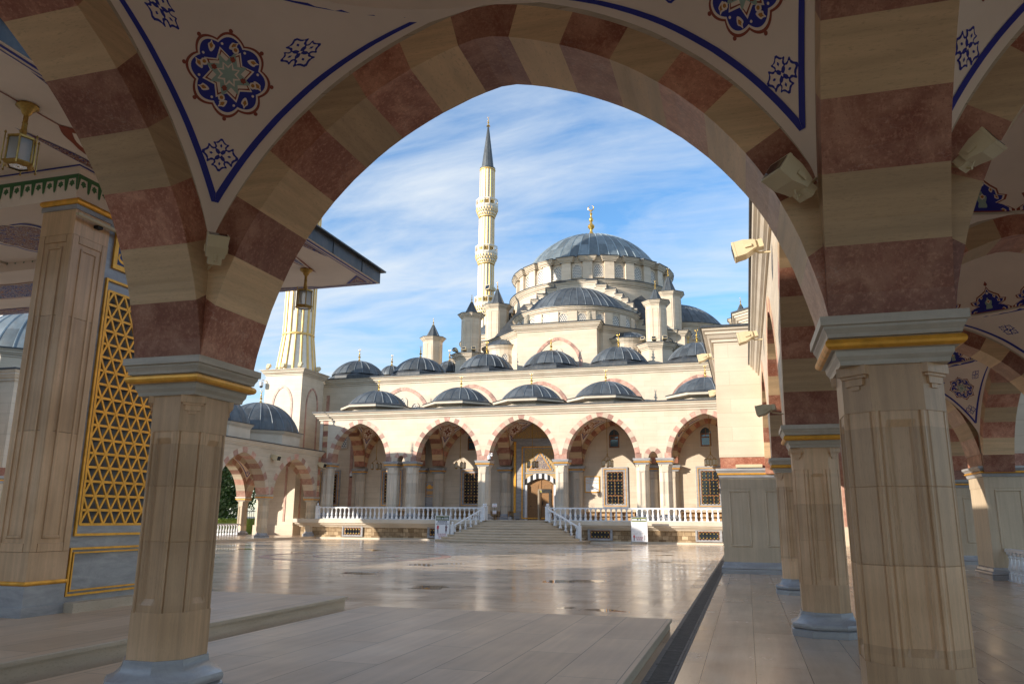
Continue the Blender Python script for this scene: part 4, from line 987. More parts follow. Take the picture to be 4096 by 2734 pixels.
def grille_window(parent, F, u, z0, z1, w, cols=5, rows=10, frame=.34, name='window', gold=True):
    """rectangular window: grey marble surround with gold fillet, wooden frame, dark glass, iron grille with gilt knots"""
    f = MB(); fframe(f, F, u-w/2-frame, u+w/2+frame, z0-frame*.6, z1+frame, frame*.62, 0, .10, 0); fframe(f, F, u-w/2-frame*.38, u+w/2+frame*.38, z0-frame*.2, z1+frame*.38, frame*.38, -.02, .05, 0)
    if gold: fframe(f, F, u-w/2-frame*.62, u+w/2+frame*.62, z0-frame*.35, z1+frame*.62, .05, .03, .11, 1)
    wn = f.build(name, ['grey_marble', 'gilding'], parent)
    g_ = MB(); fbox(g_, F, u-w/2, u+w/2, 0.004, 0.012, z0, z1); g_.build('pane', 'window_glass', wn)
    wd = MB(); h = z1-z0
    fframe(wd, F, u-w/2, u+w/2, z0, z1, .07, .013, .045)
    if rows > 4:
        for q in (.27, .73): fbox(wd, F, u-w/2+.07, u+w/2-.07, .013, .045, z0+h*q-.04, z0+h*q+.04)
        fbox(wd, F, u-.05, u+.05, .013, .043, z0+h*.27+.04, z0+h*.73-.04)
        for q in (-.17, .17): fbox(wd, F, u+w*q-.03, u+w*q+.03, .013, .043, z0+.07, z0+h*.27-.04); fbox(wd, F, u+w*q-.03, u+w*q+.03, .013, .043, z0+h*.73+.04, z1-.07)
    wd.build('wooden_frame', 'wood', wn)
    ir = MB(); kn = MB()
    us = [u-w/2+w*(i+.5)/cols for i in range(cols)]; zs_ = [z0+h*(i+.5)/rows for i in range(rows)]
    for a in us: fbox(ir, F, a-.012, a+.012, .065, .085, z0, z1)
    for a in zs_: fbox(ir, F, u-w/2, u+w/2, .066, .084, a-.012, a+.012)
    for a in us:
        for b in zs_: fbox(kn, F, a-.032, a+.032, .055, .10, b-.032, b+.032)
    gi = ir.build('grille', 'iron', wn); kn.build('gilt_knots', 'gold', gi)
    return wn
def arched_window(parent, F, u, z0, z1, w, fr=.10, pane='honeycomb', fm='moulding_stone', d=.06, name='window'):
    h = w/2; zs_ = z1-h*1.05
    def outline(e): return [(u-h-e, z0)]+[(p[0], p[1]) for p in arch_off(arch_curve(u-h, u+h, zs_, h*1.05, 10, 1), e)]+[(u+h+e, z0)]
    a, b = outline(0), outline(fr); f = MB()
    f.loft([[F(x, d, z) for x, z in b], [F(x, d, z) for x, z in a], [F(x, .012, z) for x, z in a]], 0, closed=False); f.loft([[F(x, d, z) for x, z in b], [F(x, 0, z) for x, z in b]], 0, closed=False)
    fbox(f, F, u-h-fr, u+h+fr, 0, d+.05, z0-.08, z0)
    wn = f.build(name, fm, parent); p_ = MB(); p_.face([F(x, .01, z) for x, z in a]); p_.build('pane', pane, wn); return wn
def niche(parent, F, u, zs_, half, rise, ring, mat='pink_light', z0=None, d=.05):
    I = arch_curve(u-half, u+half, zs_, rise, 17, 1); E = arch_off(I, ring); mb = MB()
    if z0 is not None: I = np.r_[[[I[0][0], z0]], I, [[I[-1][0], z0]]]; E = np.r_[[[E[0][0], z0]], E, [[E[-1][0], z0]]]
    R = [[F(x, 0.0, z) for x, z in E], [F(x, d, z) for x, z in E], [F(x, d, z) for x, z in I], [F(x, 0.0, z) for x, z in I]]
    for a, b in zip(R, R[1:]):
        for i in range(len(I)-1):
            mb.face([a[i], a[i+1], b[i+1], b[i]], 0, random.Random(i*7).random())
    return mb.build('arch_moulding', mat, parent)
# basement windows
for u in (-28.2, -21.35, -9.6, -2.45): 
    F = face_s(0, 53.74); grille_window(mq, F, u, .27, .83, 1.35, 6, 2, .17, name='basement_window', gold=False)
# portico columns, imposts, arches
CO = [-15.8, -10.25, -8.68, -2.92, 2.92, 8.68, 10.25, 15.8]; YC2 = 55.05
for o in CO: column(mq, xo(o), YC2, FZ, 5.7, .415, 'portico_shaft', 'grey_marble', near=True); column(mq, xo(o), 60.55, FZ, 5.55, .43, 'portico_shaft', 'grey_marble', near=False, name='pilaster')
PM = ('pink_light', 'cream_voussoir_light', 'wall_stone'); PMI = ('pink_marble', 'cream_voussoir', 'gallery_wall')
ZPS, PR, ZPW = 6.05, 2.63, 9.02
for i, o in enumerate(CO):
    block(mq, xo(o)-.46, xo(o)+.46, 54.6, 55.5, 5.7, ZPS, .35, ('pink_light', 'cream_voussoir_light')); block(mq, xo(o)-.44, xo(o)+.44, 54.62, 55.48, ZPS, ZPW)
    arch(mq, 'arch', 'y', 55.5, 60.15, xo(o), .92, 5.72, 2.96, .36, ZPW, 17, (0.0, 0.0), PMI)
for a, b in ((-15.8, -10.25), (-8.68, -2.92), (-2.92, 2.92), (2.92, 8.68), (10.25, 15.8)):
    x0, x1 = xo(a)+.46, xo(b)-.46
    arch(mq, 'arch', 'x', x0, x1, YC2, .9, ZPS, PR, .36, ZPW, 21, (.46, 0.0), PM, proud=0.012)
    arch(mq, 'wall_arch', 'x', x0, x1, 60.4, .38, 5.72, 2.96, .36, ZPW, 21, (.0, 0.0), PMI)
    vault(mq, x0, x1, 55.5, 60.2, 5.9, 2.78, 2.78, .36, 9.05, simple=True, med=(.66, .62), domeh=1.4, linew=(.14, .22))
for a, b in ((-10.25, -8.68), (8.68, 10.25)):
    x0, x1 = xo(a)+.46, xo(b)-.46
    arch(mq, 'small_arch', 'x', x0, x1, YC2, .9, 5.70, .48, .32, ZPW, 5, (.46, .46), PM, pinkfirst=False, proud=0.014)
    m = MB(); m.box(x0, x1, 55.5, 60.2, 8.0, 8.1); m.build('ceiling', 'plaster', mq)
m = MB(); m.box(-31.96, xo(-15.8)-.46, 54.602, 55.5, 5.7, ZPW, 0, .6); m.box(xo(15.8)+.46, 1.06, 54.602, 55.5, 5.7, ZPW, 0, .6); m.box(-31.96, -31.5, 55.5, 60.6, 8.7, ZPW); m.box(.6, 1.06, 55.5, 60.6, 8.7, ZPW)
m.box(-36.2, 5.3, YB, 61.6, FZ-.4, 12.86, 0, .6); m.box(-36.2, -35.6, 61.6, 112, 0, 12.86); m.box(4.7, 5.3, 61.6, 112, 0, 12.86); m.build('wall', 'wall_stone', mq)
cornice(mq, [(-31.96, 60.6), (-31.96, 54.6), (1.06, 54.6), (1.06, 60.6)], 8.98, k=1.62, lead=.09)
cornice(mq, [(-36.2, 112), (-36.2, YB), (5.3, YB), (5.3, 112)], 12.8, k=1.62, lead=.09)
roof_cells(mq, [(xo(a), xo(b), 54.8, 60.58, xo(c), 57.5, 2.42) for a, b, c in ((-16.3, -9.4, -13.0), (-9.4, -2.92, -5.8), (-2.92, 2.92, 0), (2.92, 9.4, 5.8), (9.4, 16.3, 13.1))], 9.6, 9.72)
m = MB(); m.box(-36, 5.1, 60.8, 111, 13.38, 13.5); m.build('roof', 'lead_dark', mq)
# the five portico domes and the upper row
for o in (-13.0, -5.8, 0.0, 5.8, 13.1):
    cx, cy = xo(o), 57.5; m = MB()
    m.loft([[(x, y, z) for x, y in poly8(cx, cy, r)] for r, z in ((2.35, 9.7), (2.4, 9.98), (2.95, 10.02), (3.0, 10.06), (3.0, 10.20))], 0); e = m.build('dome_eave', 'moulding_stone', mq) 
    m = MB(); m.loft([[(x, y, z) for x, y in poly8(cx, cy, r)] for r, z in ((3.04, 10.195), (3.04, 10.26), (2.3, 10.46))], 0); m.build('lead_rim', 'lead_dark', e)
    d = lead_dome(mq, cx, cy, 2.80, 8.86, 10.42, 20, rib=.035, rows=9); finial(d, cx, cy, 11.6, 1.05)
for o in (-18.35, -12.2, -5.85, 0.0, 5.85, 12.3, 18.4):
    cx, cy = xo(o), 64.0; m = MB(); m.loft([[(x, y, z) for x, y in poly8(cx, cy, r)] for r, z in ((2.75, 13.45), (2.72, 13.95), (2.35, 14.3))], 0); m.build('lead_rim', 'lead_dark', mq)
    d = lead_dome(mq, cx, cy, 2.72, 12.96, 14.2, 20, rib=.04, rows=9); finial(d, cx, cy, 15.62, 1.3)
for o, y, r in ((-11.3, 69, 1.25), (11.3, 69, 1.25), (-17.4, 69, 1.1), (12.9, 71, 1.2)):
    m = MB(); m.lathe(xo(o), y, [(r, 13.4), (r, 14.9), (r+.12, 15.0)], 20); m.build('drum', 'wall_stone', mq)
    d = lead_dome(mq, xo(o), y, r*1.06, 15.0, 15.1, 14, rib=.03, rows=8); finial(d, xo(o), y, 15.0+r*1.05-.05, 1.25)
# back wall of the portico: windows, portal
Fb = face_s(0, YB)
for o in (-12.95, -5.85, 5.85, 12.95): grille_window(mq, Fb, xo(o), 2.65, 5.15, 1.32)
grille_window(mq, Fb, -34.2, 2.65, 5.15, 1.32)
for o in (-12.8, -5.85, 5.85, 12.8):
    wn = arched_window(mq, Fb, xo(o), 6.97, 8.4, .80, .12, 'blue_glass', 'moulding_stone', .05)
    m = MB(); u = xo(o); fframe(m, Fb, u-.4, u+.4, 6.98, 7.95, .09, .02, .05); fbox(m, Fb, u-.31, u+.31, .02, .05, 7.62, 7.70); fbox(m, Fb, u-.02, u+.02, .02, .045, 7.7, 8.3); m.build('wooden_frame', 'wood', wn)
arched_window(mq, Fb, -33.2, 7.4, 8.8, .8)
m = MB(); fbox(m, Fb, -35.0, -34.7, 0, .03, FZ, 12.0); fbox(m, Fb, -32.4, -32.1, 0, .03, FZ, 8.6); m.build('pink_strip', 'pink_light', mq)
# upper wall: pink blind arches with three small windows each
for o in (-12.2, -6.0, -.1, 5.85, 12.6):
    niche(mq, Fb, xo(o), 10.15, 2.15, 2.05, .3)
    for du, z0, z1 in ((0, 10.72, 11.5), (-1.12, 10.1, 11.0), (1.12, 10.1, 11.0)): arched_window(mq, Fb, xo(o)+du, z0, z1, .52, .14)
# portal
pt = MB(); u = xo(0)
fbox(pt, Fb, u-2.12, u-1.28, 0, .50, FZ, 8.0, 0); fbox(pt, Fb, u+1.28, u+2.12, 0, .50, FZ, 8.0, 0); fbox(pt, Fb, u-1.28, u+1.28, 0, .42, 5.02, 7.0, 1); fbox(pt, Fb, u-1.28, u+1.28, 0, .50, 7.0, 8.0, 0)
fbox(pt, Fb, u-2.25, u+2.25, 0, .60, 7.62, 7.78, 0); fbox(pt, Fb, u-1.28, u+1.28, .42, .46, 5.02, 5.12, 0)
for k in range(7):   # stepped marble hood round the triangular panel
    w = 1.06-.13*k; fbox(pt, Fb, u-w, u+w, .42, .46+.004*k, 5.2+.20*k, 5.2+.20*(k+1), 0)
po = pt.build('portal', ['grey_marble', 'arabesque_gold'], mq)
m = MB(); fframe(m, Fb, u-1.50, u+1.50, FZ+.1, 7.15, .09, .50, .55); 
for s_ in (-1, 1): fbox(m, Fb, u+s_*2.05-.09, u+s_*2.05+.09, .5, .57, 2.0, 7.55)
tri = [(u-.95, 5.28), (u+.95, 5.28), (u, 6.75)]; tri2 = [(u-.84, 5.34), (u+.84, 5.34), (u, 6.62)]
m.face([Fb(x, .495, z) for x, z in tri]); m.build('gilded_frame', 'gilding', po)
m = MB(); m.face([Fb(x, .50, z) for x, z in tri2]); m.build('inlay_panel', 'lattice_dark', po)
m = MB(); prof = [(u-2.2, 7.8), (u+2.2, 7.8), (u+2.2, 8.35), (u+1.7, 8.2), (u+1.2, 8.45), (u+.7, 8.9), (u, 9.1), (u-.7, 8.9), (u-1.2, 8.45), (u-1.7, 8.2), (u-2.2, 8.35)]
m.face([Fb(x, .58, z) for x, z in prof]); m.loft([[Fb(x, .58, z) for x, z in prof], [Fb(x, .3, z) for x, z in prof]], 0); m.build('carved_crest', 'arabesque_gold', po)
m = MB(); n = 11
for k in range(n):   # black and white joggled voussoirs over the door
    for j in range(3):
        f0, f1 = (k+j/3)/n, (k+(j+1)/3)/n
        P = lambda f, r: (u-1.28+2.56*f, 4.12+r+(.52)*(1-(2*f-1)**2))
        a, b, c, d = P(f0, 0), P(f1, 0), P(f1, .42), P(f0, .42); m.face([Fb(x, .43, z) for x, z in (a, b, c, d)], k % 2, .5)
tp = [(u-1.28+2.56*i/20, 4.54+.52*(1-(2*(i/20)-1)**2)) for i in range(21)]
m.loft([[Fb(x, .428, z) for x, z in tp], [Fb(x, .428, 5.06) for x, z in tp]], 2, closed=False)
m.build('joggled_arch', ['dark', 'white_marble', 'arabesque_gold'], po)
m = MB(); pts = [(u-1.08, FZ), (u+1.08, FZ)]+[(u+1.08-2.16*i/10, 4.08+.52*(1-(2*(i/10)-1)**2)) for i in range(11)]
m.face([Fb(x, .16, z) for x, z in pts], 0)
for s_ in (-1, 1):
    for z0, z1, w in ((1.6, 2.35, .62), (2.75, 4.15, .62)): fbox(m, Fb, u+s_*.54-w/2, u+s_*.54+w/2, .16, .185, z0, z1, 1)
    for z in (1.55, 2.52):
        for q in (-.3, .3): m.lathe(u+s_*.54+q, YB-.2, [(0, z-.05), (.06, z), (0, z+.05)], 8, 2)
fbox(m, Fb, u-.03, u+.03, .16, .2, FZ, 4.55, 0); fbox(m, Fb, u+.10, u+.14, .19, .26, 2.6, 2.9, 2)
m.build('door', ['door_wood', 'arabesque_wood', 'iron'], po)
for s_ in (-1, 1):
    m = MB(); fbox(m, Fb, u+s_*1.18-.1, u+s_*1.18+.1, .0, .44, FZ, 4.15); m.build('jamb', 'white_marble', po)
# front gate block with blind arch
m = MB(); m.box(xo(-3.65), xo(3.65), 66.0, 70.5, 13.4, 18.06, 0, .6)
PB = [(xo(-4.0), 67.2), (xo(-5.4), 68.6), (xo(-7.6), 70.7), (xo(-9.0), 74.3), (xo(-9.0), 94), (xo(9.0), 94), (xo(9.0), 74.3), (xo(7.6), 70.7), (xo(5.4), 68.6), (xo(4.0), 67.2)]
m.loft([[(x, y, z) for x, y in PB] for z in (13.4, 17.95)], 0, t=.6); m.build('wall', 'wall_stone', mq)
cornice(mq, [(xo(-3.65), 70), (xo(-3.65), 66.0), (xo(3.65), 66.0), (xo(3.65), 70)], 17.98, k=1.7, lead=.09); cornice(mq, PB[::-1], 17.9, True, 1.5, .09, back=3.0)
m = MB(); m.box(xo(-3.6), xo(3.6), 66.1, 70, 18.5, 18.6); m.loft([[(AX+(x-AX)*k, 80+(y-80)*k, z) for x, y in PB] for k, z in ((1, 18.42), (.9, 18.5))], 0); m.build('roof', 'lead_dark', mq)
Fg = face_s(0, 66.0); niche(mq, Fg, xo(.1), 15.0, 1.95, 2.1, .28, z0=13.5)
for du, z0, z1 in ((.1, 15.2, 16.25), (1.12, 14.4, 15.5), (-.95, 14.4, 15.5)): arched_window(mq, Fg, xo(du), z0, z1, .62, .16)
# exedra half domes beside the gate block
for s_ in (-1, 1):
    cx, cy = xo(s_*5.8), 69.6; m = MB(); m.lathe(cx, cy, [(2.0, 13.4), (2.0, 16.95)], 32, 0); m.build('drum', 'wall_stone', mq)
    cornice(mq, [(cx+2.0*math.cos(2*PI*i/32), cy+2.0*math.sin(2*PI*i/32)) for i in range(32)], 16.9, True, 1.1, .06, back=.4)
    lead_dome(mq, cx, cy, 2.9, 15.35, 17.3, 20, rib=.03, rows=6, name='half_dome')
    for k in range(-1, 3):
        a = -PI/2+k*.45*s_*-1 if False else -PI/2+(k-.5)*.5
        ca, sa = math.cos(a), math.sin(a); arched_window(mq, lambda uu, d, z, ca=ca, sa=sa, cx=cx, cy=cy: (cx+ca*(2.0+d)-sa*uu, cy+sa*(2.0+d)+ca*uu, z), 0, 15.75, 16.45, .5, .1)
# semi-domes on four sides with windowed drums, stepped gables behind them
def semidome(cx, cy, ang, vis=True):
    """ang = outward direction; half drum r=6.1"""
    A = [ang-PI/2+PI*i/36 for i in range(37)]; r = 6.05
    m = MB(); m.loft([[(cx+r*math.cos(a), cy+r*math.sin(a), z) for a in A] for z in (17.5, 20.5)], 0, closed=False, t=.6)
    nW = 11
    for k in range(nW+1):
        a = ang-PI/2+PI*k/nW; ca, sa = math.cos(a), math.sin(a)
        Fk = lambda uu, d, z: (cx+ca*(r+d)-sa*uu, cy+sa*(r+d)+ca*uu, z); fbox(m, Fk, -.42, .42, -.1, .12, 17.6, 20.5, 0, .7)
    dr_ = m.build('drum', 'wall_stone', mq)
    cornice(dr_, [(cx+r*math.cos(a), cy+r*math.sin(a)) for a in A], 20.42, k=1.5, lead=.08, name='drum_cornice', back=.8)
    lead_dome(mq, cx, cy, 6.2, 18.12, 20.9, 21, a0=ang-PI/2, a1=ang+PI/2, name='half_dome', rows=12)
    if vis:
        for k in range(nW):
            a = ang-PI/2+PI*(k+.5)/nW; ca, sa = math.cos(a), math.sin(a)
            arched_window(dr_, lambda uu, d, z, ca=ca, sa=sa: (cx+ca*(r+d)-sa*uu, cy+sa*(r+d)+ca*uu, z), 0, 19.3, 20.28, .82, .09)
    # stepped gable wall
    ST = [(2.05, 25.2), (3.0, 24.7), (3.95, 24.15), (4.6, 23.6), (5.15, 23.1), (5.65, 22.55), (6.0, 21.95), (6.3, 21.4), (6.65, 20.8), (7.0, 20.2), (7.4, 19.5)]
    ca, sa = math.cos(ang), math.sin(ang); Fs = lambda uu, d, z: (cx+ca*d-sa*uu, cy+sa*d+ca*uu, z)
    w = MB()
    for s_ in (-1, 1):
        px = 0.0
        for i, (hw, z) in enumerate(ST):
            a, b = sorted((s_*px, s_*hw)); fbox(w, Fs, a, b, -.75, .0, 18.4, z-.24, 0, .6)
            a2, b2 = sorted((s_*(px-.0), s_*(hw+.16)))
            for dz, d, hh in ((-.42, .05, .18), (-.24, .12, .10), (-.14, .2, .10)): fbox(w, Fs, a2, b2, -.80, d, z+dz, z+dz+hh, 0, .7)
            fbox(w, Fs, min(a2, b2)-.02, max(a2, b2)+.02, -.85, .27, z-.04, z+.06, 1)
            zn = ST[i+1][1] if i+1 < len(ST) else z-.7
            lo, hi = sorted((s_*(hw+.10), s_*(hw+.22))); fbox(w, Fs, lo, hi, -.84, .16, zn-.04, z-.04, 1); lo, hi = sorted((s_*hw, s_*(hw+.10))); fbox(w, Fs, lo, hi, -.84, .10, zn-.04, z-.04, 0, .7)
            lo, hi = sorted((s_*(hw-.22), s_*hw)); fbox(w, Fs, lo, hi, -.1, .09, zn-.3, z-.42, 0, .7)
            px = hw
    w.build('stepped_gable', ['moulding_stone', 'lead_dark'], mq)
DY = 84.0
semidome(AX, DY-9, -PI/2); semidome(AX+9, DY, 0.0); semidome(AX-9, DY, PI, False)
# second tier and main drum
m = MB(); m.lathe(AX, DY, [(8.9, 18.0), (8.9, 24.8)], 96, 0); m.build('wall', 'wall_stone', mq, smooth=True)
circ_ = lambda r, n=96: [(AX+r*math.cos(2*PI*i/n), DY+r*math.sin(2*PI*i/n)) for i in range(n)]
cornice(mq, circ_(8.9), 24.74, True, 1.6, .09, back=1.5)
m = MB(); m.loft([[(AX+x, DY+y, z) for x, y in ((-9, -9), (9, -9), (9, 9), (-9, 9))] for z in (18, 19.6)], 0); 
for sx in (-1, 1):
    for sy in (-1, 1):
        P = [(AX+sx*9, DY+sy*9, 19.6), (AX+sx*9, DY+sy*4, 21.5), (AX+sx*6.2, DY+sy*6.2, 24.2), (AX+sx*4, DY+sy*9, 21.5)]; m.face([P[0], P[1], P[2]], 1); m.face([P[0], P[2], P[3]], 1)
m.build('corner_roof', ['wall_stone', 'lead_dark'], mq)
m = MB(); m.lathe(AX, DY, [(8.35, 25.2), (8.35, 27.6)], 96, 0); dm = m
for k in range(24):
    a = 2*PI*(k+.5)/24; ca, sa = math.cos(a), math.sin(a); Fk = lambda uu, d, z: (AX+ca*(8.35+d)-sa*uu, DY+sa*(8.35+d)+ca*uu, z)
    fbox(dm, Fk, -.5, .5, -.1, .30, 25.3, 27.5, 0, rnd())
dmo = dm.build('drum', 'wall_stone', mq)
path = []
for k in range(24):
    a0 = 2*PI*(k)/24
    for f, r in ((.18, 8.4), (.22, 8.72), (.78, 8.72), (.82, 8.4)):
        a = a0+2*PI/24*f; path.append((AX+r*math.cos(a), DY+r*math.sin(a)))
cornice(dmo, path, 27.48, True, 1.35, .09, name='drum_cornice', back=.9)
for k in range(24):
    a = 2*PI*k/24; ca, sa = math.cos(a), math.sin(a)
    if sa > .35: continue
    arched_window(dmo, lambda uu, d, z, ca=ca, sa=sa: (AX+ca*(8.35+d)-sa*uu, DY+sa*(8.35+d)+ca*uu, z), 0, 25.85, 27.2, .92, .10)
md = lead_dome(mq, AX, DY, 8.46, 24.7, 27.95, 44, rib=.05, rows=16, seam=4, name='main_dome', mat='lead_pale')
finial(md, AX, DY, 33.0, 4.3)
# octagonal turrets with pointed lead caps
def turret(o, y, zb, zc_, r, ped=None, tip=1.3, fin=.85, cr=None):
    cx = xo(o); t_ = MB(); t_.loft([[(x, yy, z) for x, yy in poly8(cx, y, r)] for z in (zb, zc_-.42)], 0, t=.65)
    for k in range(8):
        a = 2*PI*k/8; ca, sa = math.cos(a), math.sin(a); R = r*math.cos(PI/8)
        fframe(t_, lambda uu, d, z: (cx+ca*(R+d)-sa*uu, y+sa*(R+d)+ca*uu, z), -r*.27, r*.27, zb+.5, zc_-.75, .05, 0, .025)
    tb = t_.build('turret', 'wall_stone', mq)
    cornice(tb, poly8(cx, y, r), zc_-.45, True, 1.15, .06, back=.5)
    cr = cr or r*.72; c = MB(); c.loft([[(x, yy, z) for x, yy in poly8(cx, y, q)] for q, z in ((r*1.3, zc_), (cr, zc_+.07), (.06, zc_+tip))], 0, t=.4)
    for k in range(8):
        a = 2*PI*k/8+PI/8; c.tube([(cx+cr*math.cos(a), y+cr*math.sin(a), zc_+.07), (cx+.06*math.cos(a), y+.06*math.sin(a), zc_+tip)], .03, 4)
    cp = c.build('cap', 'lead_sheet', tb); finial(cp, cx, y, zc_+tip-.1, fin)
    if ped:
        p_ = MB(); p_.loft([[(x, yy, z) for x, yy in poly8(cx, y, ped)] for z in (13.4, zb-.45)], 0); pd = p_.build('pedestal', 'wall_stone', mq); cornice(pd, poly8(cx, y, ped), zb-.5, True, 1.4, .07, back=ped)
for s_ in (-1, 1):
    turret(s_*8.7, 67.75, 16.45, 20.45, .95, 1.45, 1.3, .85, .64); turret(s_*9.1, 77.1, 19.6, 23.8, 1.25, 1.75, 1.95, .95, .85); turret(s_*16.0, 76, 13.4, 20.45, 1.05, None, 1.5, .85)
# stone bodies behind turrets
m = MB()
for s_ in (-1, 1):
    a, b = sorted((xo(s_*7.4), xo(s_*10.6))); m.box(a, b, 68.5, 76.5, 13.4, 16.3, 0, .6); m.box(a, b, 75.6, 94, 13.4, 19.1, 0, .6)
m.build('wall', 'wall_stone', mq)
for s_ in (-1, 1):
    a, b = sorted((xo(s_*7.4), xo(s_*10.6)))
    cornice(mq, [(a, 80), (a, 75.6), (b, 75.6), (b, 94)] if s_ > 0 else [(a, 94), (a, 75.6), (b, 75.6), (b, 80)], 19.05, k=1.4, back=2.5)
    cornice(mq, [(a, 76), (a, 68.5), (b, 68.5), (b, 76)], 15.95, k=1.3, back=2.0)
# ------------------------------------------------------------------ minarets
def minaret(cx, cy, label, hz=14.1):
    e = empty('minaret', (cx, cy, 0), label, 'minaret', 'minarets of the mosque')
    m = MB(); m.box(cx-1.72, cx+1.72, cy-1.72, cy+1.72, 0, hz-.48, 0, .6); m.box(cx-1.82, cx+1.82, cy-1.82, cy+1.82, 0, .9, 0, .5); bs = m.build('tower_base', 'wall_stone', e)
    cornice(bs, [(cx-1.72, cy-1.72), (cx+1.72, cy-1.72), (cx+1.72, cy+1.72), (cx-1.72, cy+1.72)], hz-.52, True, 1.25, .04, mats=('moulding_stone', 'moulding_stone'), back=1.6)
    niche(bs, lambda u, d, z: (cx+u, cy-1.72-d, z), 0, hz-2.9, .80, 1.35, .17, z0=1.2, d=.04); niche(bs, lambda u, d, z: (cx+1.72+d, cy+u, z), 0, hz-2.9, .80, 1.35, .17, z0=1.2, d=.04)
    sh = MB(); rb = MB()
    def fluted(z0, z1, r0, r1, n=16):
        sh.lathe(cx, cy, [(r0, z0), (r1, z1)], 32)
        for i in range(n):
            a = 2*PI*i/n; rb.tube([(cx+r0*math.cos(a), cy+r0*math.sin(a), z0), (cx+r1*math.cos(a), cy+r1*math.sin(a), z1)], r1*.085, 6)
    fluted(hz, hz+3.1, 1.62, 1.25); fluted(hz+3.3, 32.4, 1.25, 1.22); fluted(35.5, 41.0, 1.20, 1.19); fluted(44.0, 49.0, 1.18, 1.17); fluted(52.0, 57.4, 1.15, 1.14)
    for z, r in ((hz+3.2, 1.28), (32.6, 1.3), (41.2, 1.28), (49.2, 1.26), (57.5, 1.22)): rb.lathe(cx, cy, [(r-.1, z-.12), (r+.08, z-.08), (r+.1, z), (r+.08, z+.08), (r-.1, z+.12)], 24)
    s_ = sh.build('shaft', 'minaret_stone', e, smooth=True); rb.build('gilded_flutes', 'gold_rib', s_, smooth=True)
    for z0 in (32.7, 41.2, 49.2):
        c = MB(); c.lathe(cx, cy, [(1.22, z0), (1.28, z0+.25), (1.45, z0+.55), (1.5, z0+.75), (1.68, z0+1.1), (1.7, z0+1.55), (1.78, z0+1.6), (1.78, z0+1.75), (1.1, z0+1.76)], 24, 0)
        for lv, (r, z) in enumerate(((1.40, z0+.35), (1.60, z0+.80), (1.73, z0+1.2))):
            for i in range(24):
                a = 2*PI*(i+.5*(lv % 2))/24; c.box(cx+r*math.cos(a)-.06, cx+r*math.cos(a)+.06, cy+r*math.sin(a)-.06, cy+r*math.sin(a)+.06, z-.12, z+.22, 1)
        b = c.build('balcony', ['minaret_stone', 'gold_rib'], e); p_ = MB()
        P8 = poly8(cx, cy, 1.80, 12, 0); 
        for i in range(12):
            (xa, ya), (xb, yb) = P8[i], P8[(i+1) % 12]; L_ = math.hypot(xb-xa, yb-ya); ux, uy = (xb-xa)/L_, (yb-ya)/L_; F = lambda u, d, z, xa=xa, ya=ya, ux=ux, uy=uy: (xa+ux*u+uy*d, ya+uy*u-ux*d, z)
            fbox(p_, F, 0, .13, -.06, .05, z0+1.75, z0+2.95, 0); fbox(p_, F, .13, L_, -.05, .03, z0+1.75, z0+1.92, 0); fbox(p_, F, .13, L_, -.05, .03, z0+2.75, z0+2.95, 0)
            for k in range(3):
                for q in (0, 1):
                    u0 = .13+(L_-.13)*k/3; u1 = .13+(L_-.13)*(k+1)/3; za, zb = (z0+1.92, z0+2.75) if q == 0 else (z0+2.75, z0+1.92)
                    p_.loft([[F(u0, -.02, za), F(u0+.05, -.02, za)], [F(u1-.05, -.02, zb), F(u1, -.02, zb)]], 1, closed=False)
        p_.build('parapet', ['minaret_stone', 'gold_rib'], b)
    c = MB(); c.lathe(cx, cy, [(1.18, 57.6), (1.27, 57.7), (1.27, 57.85), (1.0, 57.9)]+[(1.0-.93*i/8, 57.9+7.7*i/8) for i in range(1, 9)], 24, 0)
    for i in range(16):
        a = 2*PI*i/16; c.tube([(cx+1.0*math.cos(a), cy+1.0*math.sin(a), 57.9), (cx+.08*math.cos(a), cy+.08*math.sin(a), 65.6)], .025, 4)
    cp = c.build('spire', 'lead_sheet', e); finial(cp, cx, cy, 65.5, 1.9)
    return e
minaret(-36.1, 57.15, 'minaret at left, fluted shaft rising from a square tower behind the lantern', 13.5)
minaret(5.2, 57.15, 'fluted minaret tower standing behind the right gatehouse', 13.5)
minaret(-37.95, 113, 'slim tall minaret with gilded balconies and blue pointed spire behind the turrets')
# ================================================================== STAIRS AND BALUSTRADES
st = empty('front_steps', (AX, 50.5, 0), 'wide cream stone steps with curved fronts rising to the portico door', 'steps')
NS = 9
for k in range(NS):
    f = k/(NS-1); w = 5.2+(2.32-5.2)*f; ye = 51.2+(53.25-51.2)*f; yf = 48.35+(52.45-48.35)*f; z1 = FZ*(k+1)/NS; z0 = FZ*k/NS
    def outline(e):
        P = [(AX-w-e, 53.7), (AX-w-e, ye)]
        for i in range(1, 20):
            u = -1+2*i/20; P.append((AX+(w+e)*u, ye-(ye-yf+e)*(1-abs(u)**2.3)))
        return P+[(AX+w+e, ye), (AX+w+e, 53.7)]
    m = MB(); a, b = outline(-.055), outline(0)
    m.loft([[(x, y, z0) for x, y in a], [(x, y, z1-.065) for x, y in a], [(x, y, z1-.06) for x, y in b], [(x, y, z1-.008) for x, y in b], [(x, y, z1) for x, y in outline(-.008)]], 0, closed=False, t=rnd()); m.face([(x, y, z1) for x, y in outline(-.008)], 0, .6)
    m.build('step', 'ramp_stone', st)
